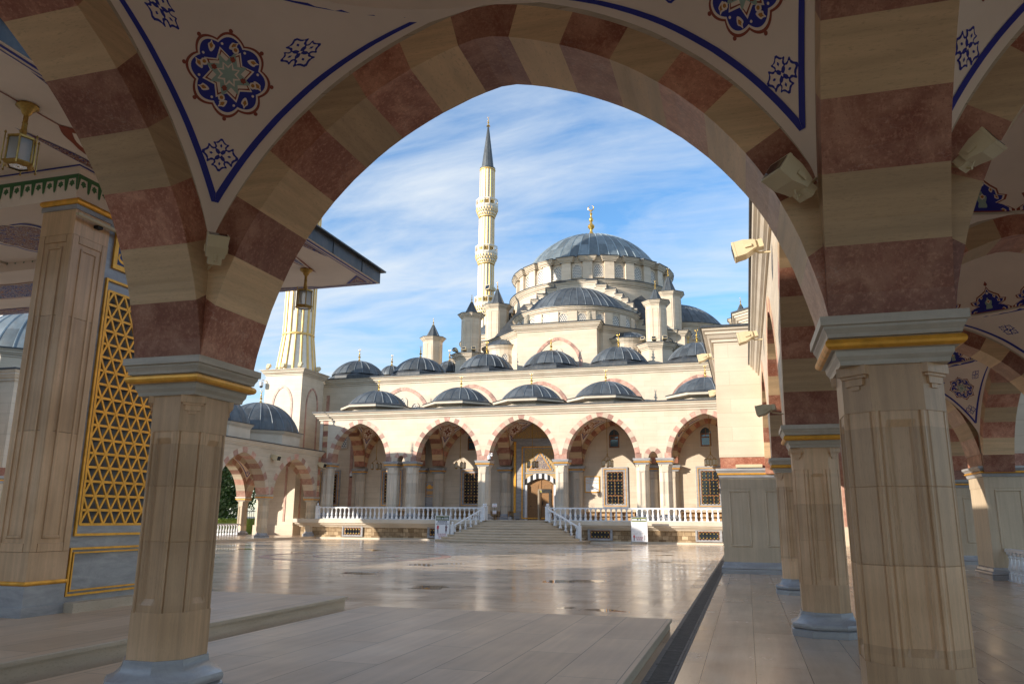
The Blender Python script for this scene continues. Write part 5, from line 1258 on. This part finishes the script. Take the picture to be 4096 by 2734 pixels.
def baluster_mesh(h):
    m = MB(); k = h
    def sq(r, z): return [(r*math.cos(PI/4+PI*i/2)*1.41, r*math.sin(PI/4+PI*i/2)*1.41, z) for i in range(4)]
    m.loft([sq(.062, 0), sq(.062, .20*k), sq(.045, .215*k)], 0, caps=True)
    m.lathe(0, 0, [(.04, .215*k), (.062, .235*k), (.062, .25*k), (.045, .27*k), (.05, .31*k), (.073, .38*k), (.072, .44*k), (.055, .55*k), (.036, .70*k), (.034, .76*k), (.052, .78*k), (.052, .80*k), (.038, .82*k), (.045, .87*k), (.06, .89*k)], 8)
    m.loft([sq(.062, .89*k), sq(.062, k)], 0, caps=True)
    o = m.build('baluster', 'white_marble', None, smooth=True); me = o.data; bpy.data.objects.remove(o); return me
BAL = baluster_mesh(.78)
for _v in BAL.vertices: _v.co.x *= 1.18; _v.co.y *= 1.18
def newel(parent, x, y, z, h=1.02):
    m = MB(); r = .115
    m.box(x-r-.02, x+r+.02, y-r-.02, y+r+.02, z, z+.08, b=.008); m.box(x-r, x+r, y-r, y+r, z+.08, z+h-.1, b=.006); m.box(x-r-.018, x+r+.018, y-r-.018, y+r+.018, z+h-.1, z+h-.04, b=.01)
    for q in (-.055, 0, .055): m.box(x+q-.012, x+q+.012, y-r-.008, y-r+.001, z+.16, z+h-.16); m.box(x-r-.008, x+r+.008, y+q-.012, y+q+.012, z+.16, z+h-.16)
    m.lathe(x, y, [(.06, z+h-.04), (.045, z+h), (.075, z+h+.03), (.085, z+h+.07), (.06, z+h+.12), (.02, z+h+.15), (0, z+h+.16)], 12); return m.build('newel_post', 'white_marble', parent)
def balustrade(p, q, label, n, z=lambda f: 0.0, newels=(True, True), group='white marble balustrades', rail_h=.80):
    p, q = Vector(p), Vector(q); e = empty('balustrade', (p+q)/2, label, 'balustrade', group); d = (q-p); dn = Vector((d.x, d.y, 0)).normalized(); nn = Vector((-dn.y, dn.x, 0))
    def bar(z0, z1, hw, nm):
        m = MB(); R = []
        for f in (0.0, 1.0):
            c = p+d*f; R.append([tuple(c+nn*a+Vector((0, 0, b))) for a, b in ((-hw, z0), (hw, z0), (hw, z1-.02), (hw*.7, z1), (-hw*.7, z1), (-hw, z1-.02))])
        m.loft(R, 0, caps=True); return m.build(nm, 'white_marble', e)
    bar(rail_h-.015, rail_h+.075, .085, 'handrail')
    if abs(d.z) < .01: bar(-.0, .035, .09, 'foot_rail')
    for i in range(n):
        o = bpy.data.objects.new('baluster', BAL); C.objects.link(o); o.parent = e; c = p+d*((i+.5)/n); o.location = c+Vector((0, 0, .01 if abs(d.z) > .01 else .02))-e.location; o.rotation_euler.z = math.atan2(dn.y, dn.x)
    if newels[0]: newel(e, p.x, p.y, p.z-.02)
    if newels[1]: newel(e, q.x, q.y, q.z-.02)
    return e
balustrade((-31.1, 53.5, FZ), (-17.72, 53.5, FZ), 'long white balustrade on the terrace left of the steps', 38)
balustrade((-13.18, 53.5, FZ), (1.2, 53.5, FZ), 'long white balustrade on the terrace right of the steps, behind the text board', 41)
balustrade((-17.75, 53.12, FZ-.02), (-19.6, 51.9, .18), 'short sloping balustrade down the left side of the steps', 6)
balustrade((-13.15, 53.12, FZ-.02), (-10.65, 51.9, .18), 'short sloping balustrade down the right side of the steps', 6)
balustrade((-37.9, 48.2, .15), (-37.9, 53.5, .15), 'white balustrade at the back of the far left arcade before the hedge', 16, newels=(False, False))
balustrade((-37.9, 41.9, .15), (-37.9, 47.2, .15), 'white balustrade half hidden behind the left foreground column', 16, newels=(False, False))
balustrade((7.0, 25.7, 0), (7.0, 19.9, 0), 'white balustrade at the right picture edge beside the sunlit pier', 18, newels=(False, False))
# ================================================================== SIGNS
def text(s, size, F, u, v, mat, parent, name='lettering', d=.004, align='CENTER', wid=None, bold=0.0):
    c = bpy.data.curves.new(name, 'FONT'); c.body = s; c.size = size; c.align_x = align; c.align_y = 'CENTER'; c.offset = bold; c.resolution_u = 2
    o = bpy.data.objects.new(name, c); C.objects.link(o)
    dg = bpy.context.evaluated_depsgraph_get(); me = bpy.data.meshes.new_from_object(o.evaluated_get(dg)); bpy.data.objects.remove(o)
    if not me.vertices: return
    xs = [v_.co.x for v_ in me.vertices]; w0 = max(xs)-min(xs); k = wid/w0 if wid else 1
    cx = (max(xs)+min(xs))/2 if align == 'CENTER' else 0
    mb = MB(); mb.v = [tuple(F(u+(v_.co.x-cx)*k, d, v+v_.co.y)) for v_ in me.vertices]; mb.f = [list(p.vertices) for p in me.polygons]; mb.m = [0]*len(mb.f); mb.t = [.5]*len(mb.f)
    return mb.build(name, mat, parent)
def pictos(F, e, base, sz, man_x, wom_x, zfoot, h, circ_z, circ_x, r, coat='skirt'):
    m = MB(); d = .005
    P = lambda pts, mm, dd=d: m.face([F(x, dd, z) for x, z in pts], mm)
    def circle(x, z, rr, mm, dd=d): P([(x+rr*math.cos(2*PI*i/14), z+rr*math.sin(2*PI*i/14)) for i in range(14)], mm, dd)
    x, z = man_x, zfoot   # man: head, red pullover, dark trousers
    circle(x, z+h*.93, h*.055, 3); P([(x-.13*h, z+.62*h), (x-.11*h, z+.84*h), (x-.04*h, z+.87*h), (x+.04*h, z+.87*h), (x+.11*h, z+.84*h), (x+.13*h, z+.62*h), (x+.14*h, z+.48*h), (x+.10*h, z+.48*h), (x+.08*h, z+.70*h), (x+.07*h, z+.46*h), (x-.07*h, z+.46*h), (x-.08*h, z+.70*h), (x-.10*h, z+.48*h), (x-.14*h, z+.48*h)], 0)
    P([(x-.07*h, z+.46*h), (x+.07*h, z+.46*h), (x+.075*h, z), (x+.02*h, z), (x, z+.36*h), (x-.02*h, z), (x-.075*h, z)], 1)
    x = wom_x             # woman: headscarf, long coat, hand on hip
    circle(x, z+h*.94, h*.062, 2); P([(x-.05*h, z+.86*h), (x+.05*h, z+.86*h), (x+.10*h, z+.78*h), (x+.19*h, z+.66*h), (x+.09*h, z+.60*h), (x+.09*h, z+.64*h), (x+.14*h, z+.66*h), (x+.07*h, z+.72*h), (x+.10*h, z+.25*h), (x-.10*h, z+.25*h), (x-.07*h, z+.7*h), (x-.11*h, z+.58*h), (x-.12*h, z+.62*h), (x-.10*h, z+.78*h)], 2); P([(x-.05*h, z+.25*h), (x+.05*h, z+.25*h), (x+.03*h, z+.0*h), (x-.02*h, z)], 1)
    for x in (man_x+.17*h, wom_x+.20*h): P([(x-.05*h, z+.90*h), (x-.01*h, z+.83*h), (x+.07*h, z+.96*h), (x-.01*h, z+.87*h)], 4)
    rows = ((circ_z+r*1.12, 4), (circ_z-r*1.12, 3))
    for zc_, n in rows:
        for i in range(n):
            x = circ_x+(i-(n-1)/2)*r*2.35
            m.loft([[F(x+q*r*math.cos(2*PI*j/16), d, zc_+q*r*math.sin(2*PI*j/16)) for j in range(16)] for q in (1.0, .82)], 5); P([(x-.6*r, zc_+.62*r), (x-.52*r, zc_+.7*r), (x+.62*r, zc_-.6*r), (x+.55*r, zc_-.68*r)], 5, d+.001); P([(x-.35*r, zc_-.2*r), (x+.1*r, zc_+.4*r), (x+.4*r, zc_+.1*r), (x-.1*r, zc_-.3*r)], 1)
    m.build('pictograms', ['sign_red', 'sign_text', coat, 'skin_print', 'sign_check', 'sign_red'], base)
def sign_head(F, b, w, z0, z1):
    m = MB(); fbox(m, F, .03, w-.03, .0, .003, z0, z1, 0); hh = z1-z0
    for zz_ in (z0+.03, z1-.05):
        n = 22
        for i in range(n): fbox(m, F, .04+(w-.08)*i/n, .04+(w-.08)*(i+.6)/n, .003, .005, zz_, zz_+.022, 1)
    for x0, x1 in ((.05, w*.40), (w*.62, w-.06)):
        for k in range(2): fbox(m, F, x0, x1-.03*k*(1 if x0 < w/2 else 1), .003, .0048, z0+hh*.30+k*hh*.24, z0+hh*.30+k*hh*.24+.035, 2)
    m.loft([[F(w*.51+q*math.cos(PI*i/10), .005, z0+hh*.36+q*.95*math.sin(PI*i/10)) for i in range(11)] for q in (.075, .048)], 2, closed=False); fbox(m, F, w*.51-.07, w*.51+.07, .003, .005, z0+hh*.26, z0+hh*.26+.018, 2); fbox(m, F, w*.51-.025, w*.51+.025, .003, .005, z0+hh*.36, z0+hh*.36+.03, 2)
    m.build('header', ['sign_green', 'sign_yellow', 'sign_white'], b)
# board 1 at the left of the steps
x0, y0, w = -21.3, 52.95, 1.06
e = empty('notice_board', (x0+w/2, y0, 0), 'upright dress code board with two large standing figures, left of the steps', 'sign', 'dress code boards'); F = face_s(x0, y0)
m = MB(); fbox(m, F, 0, w, -.03, 0, .10, 1.72, 0); b = m.build('board', 'sign_white', e)
m = MB(); fframe(m, F, -.02, w+.02, .08, 1.74, .03, -.04, .012); fbox(m, F, -.02, .015, -.04, .012, 0, .08); fbox(m, F, w-.015, w+.02, -.04, .012, 0, .08); m.build('frame', 'white_paint', e)
sign_head(F, b, w, 1.40, 1.70)
m = MB(); fbox(m, F, .18, w-.18, .001, .003, 1.29, 1.38); m.build('title_bar', 'sign_text', b)
text('РЕКОМЕНДАЦИИ', .075, F, w/2, 1.335, 'sign_white', b, wid=.60, bold=.002); text('ПО ВНЕШНЕМУ ВИДУ', .075, F, w/2, 1.235, 'sign_text', b, wid=.76, bold=.003); text('ДЛЯ ПОСЕЩЕНИЯ МЕЧЕТИ', .075, F, w/2, 1.15, 'sign_text', b, wid=.97, bold=.003)
pictos(F, e, b, 1, .20, .82, .50, .62, .35, .5, .072)
# board 2 at the right
x0, y0, w = -7.27, 52.14, 1.04
e = empty('notice_board', (x0+w/2, y0, 0), 'upright white board full of small text on thin metal legs, right of the steps', 'sign', 'dress code boards'); F = face_s(x0, y0)
m = MB(); fbox(m, F, 0, w, -.02, 0, .17, 1.70); b = m.build('board', 'sign_white', e)
m = MB(); fframe(m, F, -.02, w+.02, .15, 1.72, .025, -.035, .012); 
for u in (-.015, w-.01): fbox(m, F, u, u+.025, -.03, 0, .02, .15); fbox(m, F, u-.0, u+.03, -.30, .28, 0.0, .025)
m.build('stand', 'grey_plastic', e); sign_head(F, b, w, 1.42, 1.69)
m = MB(); R_ = random.Random(4)
for z, lw, rw in ((1.36, .36, .40), (1.31, .42, .36), (1.26, .36, .36), (1.21, .38, 0), (1.08, .36, .36), (.99, .40, .42), (.95, .42, .38), (.91, .2, 0), (.84, .12, .16), (.78, .2, .1), (.70, .36, .46), (.62, .34, .12)):
    for u0, L_ in ((.05, lw), (.55, rw)):
        u = u0
        while u < u0+L_: q = R_.uniform(.02, .07); fbox(m, F, u, min(u+q, u0+L_), .001, .003, z, z+.016); u += q+.012
m.build('small_print', 'sign_grey', b); pictos(F, e, b, 1, .17, .86, .22, .40, .37, .51, .055, coat='sign_grey')
# little arrow signs on a post at the top of the steps
e = empty('arrow_sign', (-17.3, 54.25, FZ), 'thin black post with two white plates and red arrows above the steps', 'sign'); F = face_s(-17.3, 54.22)
m = MB(); m.lathe(-17.3, 54.25, [(.13, FZ), (.13, FZ+.015), (.012, FZ+.03), (.012, 2.62)], 10); m.build('post', 'iron', e)
for z0, z1, w, s1, s2 in ((2.36, 2.60, .33, 'Място для', 'женщин'), (1.88, 2.11, .27, 'Вход для', 'женщин')):
    m = MB(); fbox(m, F, -w/2, w/2, -.01, .004, z0, z1); b = m.build('plate', 'sign_white', e)
    m = MB(); zc_ = z0+.065; m.face([F(x, .006, z) for x, z in ((-.11, zc_), (-.055, zc_+.03), (-.055, zc_+.012), (.11, zc_+.012), (.11, zc_-.012), (-.055, zc_-.012), (-.055, zc_-.03))]); m.build('arrow', 'sign_red', b)
    text('Вход для', .05, F, 0, z1-.045, 'sign_text', b, d=.006, wid=.2); text('женщин', .05, F, 0, z1-.095, 'sign_red', b, d=.006, wid=.2)
# wall plaque
e = empty('wall_plaque', (-11.4, YB, 3.6), 'white marble plaque with gilt border and lettering on the wall right of the door', 'plaque'); F = face_s(-11.98, YB)
m = MB(); fbox(m, F, .06, 1.12, 0, .04, 3.62, 4.75); b = m.build('slab', 'white_paint', e); m = MB(); fframe(m, F, 0, 1.18, 3.56, 4.81, .075, 0, .06); m.build('border', 'gilding', e)
for s_, z, wd, mt in (('Мечеть им.', 4.68, .34, 'sign_text'), ('Ахмат-Хаджи КАДЫРОВА', 4.53, .98, 'gilding'), ('КАДЫРОВ Ахмат-Хаджи', 4.30, .98, 'gilding'), ('2008', 4.00, .25, 'gilding')): text(s_, .12, F, .59, z, mt, b, d=.045, wid=wd)
m = MB(); fbox(m, F, .14, .96, .04, .044, 4.43, 4.438); fbox(m, F, .08, 1.10, .04, .044, 3.86, 3.868); 
for z, a, c in ((4.17, .35, .82), (3.77, .22, 1.0), (3.70, .68, 1.0)): fbox(m, F, a, c, .04, .044, z, z+.02)
m.build('engraved_lines', 'sign_grey', b)
# grey marble wall fountain between the paired pilasters
e = empty('wall_fountain', (-24.92, YB, FZ), 'tall grey marble panel with gilt ornament between paired pilasters', 'fountain'); F = face_s(-24.92, YB)
m = MB(); fbox(m, F, -.42, .42, 0, .12, FZ, 4.45); b = m.build('slab', 'grey_marble', e); m = MB(); fframe(m, F, -.36, .36, 3.25, 4.38, .03, .12, .14); fbox(m, F, -.12, .12, .12, .16, 3.88, 4.22); fbox(m, F, -.26, -.16, .12, .15, 3.9, 4.1); fbox(m, F, .16, .26, .12, .15, 3.9, 4.1)
for i in range(5): fbox(m, F, -.24+i*.11, -.19+i*.11, .12, .15, 3.42, 3.7)
m.build('gilt_ornament', 'gilding', e); m = MB(); fbox(m, F, -.38, .38, .12, .42, 2.25, 2.4); fbox(m, F, -.2, .2, .12, .3, FZ, 2.25); m.build('basin', 'grey_marble', e)
# walk-through metal detector
e = empty('metal_detector', (-14.78, 59.0, FZ), 'bronze walk-through metal detector frame standing before the carved wooden doors', 'detector')
m = MB(); 
for x in (-15.28, -14.40): m.box(x, x+.13, 58.72, 59.28, FZ, 3.68, b=.015); m.box(x-.03, x+.16, 58.66, 59.34, FZ, FZ+.05)
b = m.build('side_panels', 'detector_bronze', e); m = MB(); m.box(-15.28, -14.27, 58.80, 59.2, 3.48, 3.78, b=.015); m.build('header', 'detector_bronze', e); m = MB(); m.box(-15.2, -14.98, 58.785, 58.80, 3.55, 3.64); m.build('display', 'sign_yellow', e)
# shoe shelves behind the balustrades
for x0, n, lab in ((-27.6, 4, 'low shoe shelf behind the left balustrade near the paired columns'), (-22.6, 4, 'low shoe shelf below the left grille window'), (-18.0, 1, 'small shoe shelf beside the arrow sign post'), (-11.9, 5, 'low shoe shelf right of the door under the plaque'), (-4.6, 5, 'low shoe shelf at the far right behind the balustrade')):
    L_ = n*.95; e = empty('shoe_shelf', (x0+L_/2, 60.2, FZ), lab, 'shelf', 'open shoe shelves along the portico wall'); m = MB()
    for i in range(n+1): m.box(x0+i*.95-.012, x0+i*.95+.012, 60.0, 60.3, FZ, FZ+.66)
    for z in (FZ+.02, FZ+.33, FZ+.645): m.box(x0+.012, x0+L_-.012, 60.002, 60.298, z, z+.022)
    m.build('shelves', 'shelf_wood', e); m = MB(); m.box(x0, x0+L_, 60.3, 60.315, FZ, FZ+.66); m.build('back_panel', 'shelf_wood', e)
e = empty('pair_of_shoes', (-16.75, 58.2, FZ), 'pair of black shoes left on the threshold before the door', 'shoes')
for dx in (0, .16):
    m = MB(); x = -16.8+dx; P = []
    for i in range(9):
        f = i/8; y = 58.05+.30*f; wd = .045+.02*math.sin(PI*f); h = .06+.05*(f > .55)*(f-.55)/.45
        P.append([(x+wd*math.cos(a), y, FZ+max(0, h*.5+h*.5*math.sin(a))) for a in [2*PI*k/8 for k in range(8)]])
    m.loft(P, 0, caps=True); m.build('shoe', 'dark', e, smooth=True)
for x in (-17.75, -17.62):
    m = MB(); m.lathe(x, 59.4, [(0, FZ), (.035, FZ), (.037, FZ+.17), (.03, FZ+.20), (.013, FZ+.235), (.013, FZ+.26), (0, FZ+.26)], 10); m.build('water_bottle', 'water_bottle', smooth=True, label='small clear water bottles on the terrace floor beside the portal', cat='bottle', group='water bottles by the door')
# hanging chandeliers in the portico bays
CL = ['chandelier hanging in the leftmost portico arch', 'chandelier in the arch above the fountain panel, second from left', 'chandelier hanging before the golden portal', 'chandelier hanging in front of the window right of the plaque', 'chandelier in the rightmost portico arch beside the gatehouse wall']
for o, lab in zip((-13.0, -5.8, .05, 5.78, 13.2), CL):
    x, y = xo(o), 57.6; e = empty('chandelier', (x, y, 5.3), lab, 'chandelier', 'brass chandeliers of the portico')
    m = MB(); m.tube([(x, y, 10.3), (x, y, 6.25)], .022, 6); m.lathe(x, y, [(.02, 6.3), (.06, 6.27), (.03, 6.22), (.05, 6.15), (.02, 6.1)], 8); m.build('rod', 'brass', e)
    for i in range(5):
        a = 2*PI*i/5+.4; lx, ly = x+.36*math.cos(a), y+.36*math.sin(a); H = lambda r, z: [(lx+r*math.cos(PI*j/3), ly+r*math.sin(PI*j/3), z) for j in range(6)]
        m = MB(); m.tube([(x, y, 6.2), (x+.15*math.cos(a), y+.15*math.sin(a), 6.02), (lx, ly, 5.88), (lx, ly, 5.80)], .012, 5); m.loft([H(.02, 5.84), H(.11, 5.78), H(.11, 5.75)], 0); m.loft([H(.11, 5.38), H(.12, 5.36), H(.06, 5.30)], 0)
        for j in range(6): m.tube([(lx+.105*math.cos(PI*j/3), ly+.105*math.sin(PI*j/3), 5.38), (lx+.105*math.cos(PI*j/3), ly+.105*math.sin(PI*j/3), 5.76)], .009, 4)
        lm = m.build('lantern', 'brass', e); m = MB(); m.loft([H(.09, 5.385), H(.09, 5.75)], 0); m.build('glass', 'lamp_glass', lm)
# ================================================================== FLOODLIGHTS, CAMERAS
def floodlight(x, y, z, yaw, tilt, k, label, group='beige floodlights on arches and walls', wall=None):
    """lamp head pointing along yaw (0 = +Y), tilted up by tilt; wall = bracket end"""
    e = empty('floodlight', (x, y, z), label, 'floodlight', group)
    Rm = Matrix.Rotation(yaw, 3, 'Z') @ Matrix.Rotation(tilt, 3, 'X'); T = lambda a, b, c: tuple(Vector((x, y, z))+Rm @ Vector((a*k, b*k, c*k)))
    m = MB(T); R = [(-.17, .14), (.17, .14), (.17, -.14), (-.17, -.14)]
    m.loft([[(a, .22, c*.92) for a, c in R], [(a*1.03, .215, c) for a, c in R], [(a*1.03, .18, c) for a, c in R], [(a, .175, c*.97) for a, c in R], [(a*.98, .02, c*.95+.005) for a, c in R], [(a*.92, -.12, c*.62+.02) for a, c in R], [(a*.88, -.18, c*.5+.02) for a, c in R]], 0, caps=True)
    m.box(-.11, .11, -.30, -.17, -.055, .085); m.box(-.19, -.17, -.10, .02, -.02, .03); m.box(.17, .19, -.10, .02, -.02, .03)
    for i in range(4): m.box(-.09, .09, -.28+i*.03, -.27+i*.03, .085, .10)
    m.build('housing', 'lamp_plastic', e); m = MB(T); m.box(-.145, .145, .221, .226, -.10, .10); m.build('glass', 'window_glass', e)
    if wall: m = MB(); m.tube([T(0, -.12, -.05), T(0, -.2, -.12), wall], .018*k/1.0, 6); m.build('bracket', 'lamp_plastic', e)
    return e
floodlight(-4.36, 5.50, 3.93, math.radians(-135), math.radians(62), .52, 'beige floodlight at the tip of the left blue bordered vault corner', wall=(-4.57, 5.68, 3.80))
floodlight(.42, 5.46, 3.97, math.radians(125), math.radians(35), .62, 'largest beige floodlight at the foot of the right vault corner', wall=(.62, 5.68, 4.05))
floodlight(1.62, 5.44, 4.02, math.radians(-125), math.radians(30), .52, 'beige floodlight right of the broad striped pier at top right', wall=(1.45, 5.68, 4.05))
floodlight(.22, 12.5, 5.87, math.radians(90), math.radians(-12), .92, 'sunlit floodlight sticking out over the sky near the right arch', wall=(.60, 12.5, 5.80))
floodlight(.22, 19.2, 5.92, math.radians(90), math.radians(-12), .92, 'sunlit floodlight on the arcade wall just above the gatehouse cornice', wall=(.60, 19.2, 5.85))
floodlight(-1.15, 27.6, 7.15, math.radians(90), math.radians(-12), .92, 'sunlit floodlight on the gatehouse corner before the lead dome', wall=(-.76, 27.6, 7.1))
floodlight(-1.1, 34.8, 7.0, math.radians(90), math.radians(-12), .92, 'small floodlight peeking out lower on the gatehouse side wall', wall=(-.76, 34.8, 6.95))
floodlight(.35, 12.4, 3.25, math.radians(80), math.radians(-10), .55, 'little grey floodlight on the capital of the second column', wall=(.62, 12.4, 3.18))
floodlight(-31.3, 47.7, 5.6, math.radians(-90), math.radians(-15), 1.4, 'floodlight on the far left arcade between its two arches', wall=(-31.53, 47.7, 5.5))
floodlight(-31.3, 54.0, 5.5, math.radians(-90), math.radians(-15), 1.4, 'floodlight on the far left arcade where it meets the portico', wall=(-31.53, 54.0, 5.4))
m = MB(); m.box(-.25, .55, 25.62, 25.79, 3.2, 3.3, b=.01); m.build('strip_light', 'lamp_plastic', label='long flat beige strip lamp lying on the panelled gatehouse pier capital', cat='lamp')
k_ = 0
for s_ in (-1, 1):
    for dx in (-1.0, -.1, .8):
        floodlight(xo(s_*8.7+dx), 66.25, 16.75, math.radians(180+dx*20), math.radians(25), 1.1, 'small roof spotlight at the foot of the %s front turret' % ('left' if s_ < 0 else 'right'), 'roof spotlights round the %s turret' % ('left' if s_ < 0 else 'right'))
for x, y in ((-37.6, 55.35), (-36.2, 55.3), (-34.6, 55.35), (-34.25, 57.6)):
    floodlight(x, y, 13.75, math.radians(0), math.radians(60), .95, 'small grey spotlight on the square tower ledge under the fluted shaft', 'spotlights on the tower ledge')
floodlight(-36.6, 111.2, 36.6, math.radians(150), math.radians(10), 3.0, 'boxy floodlight on the lowest balcony of the tall minaret', 'minaret lamps')
for x, h, lab in ((-18.25, 1.05, 'dark canvas wrapped lamp on the left of the gate block roof'), (-12.5, 1.0, 'pale canvas wrapped lamp on the right of the gate block roof')):
    e = empty('covered_lamp', (x, 66.3, 18.66), lab, 'covered lamp', 'canvas covered lamps on the roof'); m = MB(); R_ = random.Random(int(-x*10)); rings = []
    for i in range(7):
        f = i/6; r = .30-.10*f; rings.append([(x+r*math.cos(2*PI*j/10)*R_.uniform(.85, 1.15), 66.3+r*.8*math.sin(2*PI*j/10)*R_.uniform(.85, 1.15), 18.62+h*f) for j in range(10)])
    m.loft(rings, 0, caps=True); c_ = m.build('canvas_cover', 'canvas', e); m = MB(); m.box(x-.33, x+.33, 66.0, 66.6, 18.6, 18.66); m.build('foot_plate', 'lead_dark', e)
def cctv(x, y, z, lab, k=1.0):
    e = empty('security_camera', (x, y, z), lab, 'camera', 'white dome security cameras'); m = MB(); m.tube([(x, y+.42*k, z+.3*k), (x, y+.2*k, z+.34*k), (x, y, z+.32*k), (x, y, z+.2*k)], .025*k, 6); m.box(x-.06*k, x+.06*k, y+.36*k, y+.45*k, z+.2*k, z+.38*k); m.build('arm', 'white_paint', e)
    m = MB(); m.lathe(x, y, [(.03*k, z+.24*k), (.09*k, z+.2*k), (.10*k, z+.05*k), (.095*k, z)], 12); m.build('housing', 'white_paint', e, smooth=True); m = MB(); m.lathe(x, y, [(.088*k, z), (.085*k, z-.04*k), (.06*k, z-.08*k), (0, z-.10*k)], 12); m.build('dome_lens', 'dark', e, smooth=True)
cctv(-17.75, 54.2, 5.75, 'white dome camera on the column capital right of the second arch', 1.3); cctv(-32.0, 60.15, 4.95, 'white dome camera on the wall inside the leftmost portico arch', 1.2); cctv(-38.0, 55.1, 12.1, 'white dome camera under the square tower cornice', 1.6)
# ================================================================== GREENERY AND BACKGROUND
def leaf_cloud(mb, cx, cy, cz, rx, ry, rz, n, size, R_):
    for _ in range(n):
        u, v = R_.uniform(0, 2*PI), R_.uniform(-1, 1); rr = R_.uniform(.55, 1.0)**.5; s_ = math.sqrt(1-v*v)
        p = Vector((cx+rx*rr*s_*math.cos(u), cy+ry*rr*s_*math.sin(u), cz+rz*rr*v)); q = Vector((R_.gauss(0, 1), R_.gauss(0, 1), R_.gauss(.5, 1))).normalized(); a = q.orthogonal().normalized()*size*R_.uniform(.6, 1.3); b = q.cross(a).normalized()*size*.6*R_.uniform(.6, 1.3)
        mb.face([p-a, p+b*.7, p+a, p-b*.7], 0, R_.random())
def tree_parts(e, x, y, h, r, seed, mat='foliage', n=46, leaves=70, size=.16, z_low=.30):
    R_ = random.Random(seed); tr = MB(); top = Vector((x+R_.uniform(-.3, .3), y, h*.75)); tr.tube([(x, y, -.02), (x+R_.uniform(-.1, .1), y, h*.25), tuple(top)], [h*.026, h*.02, h*.006], 8); lf = MB()
    for i in range(n):
        a = R_.uniform(0, 2*PI); f = R_.random(); zc_ = h*(z_low+(1-z_low)*.95*f); rad = r*math.sqrt(max(.05, 1-((f-.42)/.62)**2))*R_.uniform(.35, .95); c = Vector((x+rad*math.cos(a), y+rad*math.sin(a), zc_))
        if i % 4 == 0: s_ = Vector((x, y, max(h*.2, zc_-h*.22))); tr.tube([tuple(s_), tuple((s_+c)/2+Vector((0, 0, .2))), tuple(c)], [h*.009, h*.006, h*.002], 5)
        q = r*R_.uniform(.22, .40); leaf_cloud(lf, c.x, c.y, c.z, q, q, q*.75, leaves, size, R_)
    tr.build('trunk', 'bark', e); lf.build('crown', mat, e)
def tree(x, y, h, r, seed, label, group, **k):
    e = empty('tree', (x, y, 0), label, 'tree', group); tree_parts(e, x, y, h, r, seed, **k); return e
TL = 'dark green leafy tree in the row seen through the far left arch'
for i, (x, y, h, r) in enumerate(((-50, 67, 10, 3.6), (-47, 61, 9, 3.2), (-55, 74, 11, 4), (-60, 70, 11, 4.2), (-46, 55.5, 8.5, 3.0), (-64, 82, 12, 4.6), (-54, 62, 10, 3.6))): tree(x, y, h, r, 30+i, TL, 'trees beyond the far left arcade', n=60, leaves=80, size=.22, z_low=.16)
TR = 'dark tree in the gap between the two piers at the right'
for i, (x, y, h, r) in enumerate(((13.5, 50, 9, 3.2), (16.5, 58, 10, 3.8), (12.5, 62, 9, 3.2))): tree(x, y, h, r, 60+i, TR, 'trees beyond the right gallery', n=50, leaves=60, size=.22, z_low=.12, mat='foliage_dark')
def hedge(x0, x1, y0, y1, z1, name, label, mat, cat='hedge', n=3500, size=.07):
    R_ = random.Random(9); m = MB()
    for _ in range(n):
        p = Vector((R_.uniform(x0, x1), R_.uniform(y0, y1), R_.uniform(0.05, z1)))
        k = R_.randrange(3)
        if k == 0: p.z = z1+R_.gauss(0, .02)
        elif k == 1: p.x = x1+R_.gauss(0, .03)
        q = Vector((R_.gauss(0, 1), R_.gauss(0, 1), R_.gauss(0, 1))).normalized(); a = q.orthogonal().normalized()*size*R_.uniform(.6, 1.3); b = q.cross(a).normalized()*size*.7; m.face([p-a, p+b, p+a, p-b], 0, R_.random())
    m.box(x0+.05, x1-.05, y0+.05, y1-.05, 0, z1-.05); m.build(name, mat, None, label=label, cat=cat)
hedge(-43.2, -41.8, 44, 64, 1.35, 'clipped_hedge', 'low clipped yellow green hedge behind the white balustrade at left', 'hedge_leaf')
e = empty('shrub', (-44.3, 56.3, 0), 'loose green shrub rising above the clipped hedge at left', 'shrub'); m = MB(); leaf_cloud(m, -44.3, 56.3, 1.15, 1.1, 1.5, .9, 900, .12, random.Random(5)); m.build('leaves', 'foliage', e); m = MB(); m.tube([(-44.3, 56.3, 0), (-44.3, 56.2, 1.2)], .04); m.build('stem', 'bark', e)
fe = empty('iron_fence', (-49.5, 60, 0), 'dark iron railing in the shade under the left trees', 'fence'); m = MB()
for i in range(90): y = 46+i*.35; m.box(-49.52, -49.48, y-.015, y+.015, 0, 2.3)
m.build('bars', 'iron', fe)
for z in (.25, 2.05): m = MB(); m.box(-49.55, -49.45, 45.9, 77.4, z, z+.06); m.build('rail', 'iron', fe)
sheet('lawn', -120, -41.6, 36, 140, -.004, 'foliage')
e = empty('office_tower', (-250, 210, 0), 'pale blue glazed high-rise far behind the dome at the left picture edge', 'building')
m = MB(); m.box(-275, -228, 200, 235, 0, 120); tw_ = m.build('wall', 'tower_panel', e); m = MB()
for i in range(28): z = 4+i*4.1; m.box(-274, -250.6, 199.9, 199.98, z, z+2.6); m.box(-227.98, -227.9, 201, 234, z, z+2.6)
m.box(-249.8, -238.5, 199.85, 199.97, 0, 119); m.build('glazing', 'tower_glass', tw_)
e = empty('sun_blocker', (-37, -20, 0), 'unseen long block added behind the arcade to shade the near bays from the sun', 'building')  # added out of view to keep direct sun off the near arcade
m = MB(); m.box(-62, -12, -25, -16, 0, 15); ob = m.build('wall', 'moulding_stone', e); m = MB()
for i in range(4):
    for k in range(15): m.box(-58.5+k*3, -56.8+k*3, -16.0, -15.95, 1.4+i*3.7, 3.6+i*3.7)
m.build('glazing', 'tower_glass', ob)
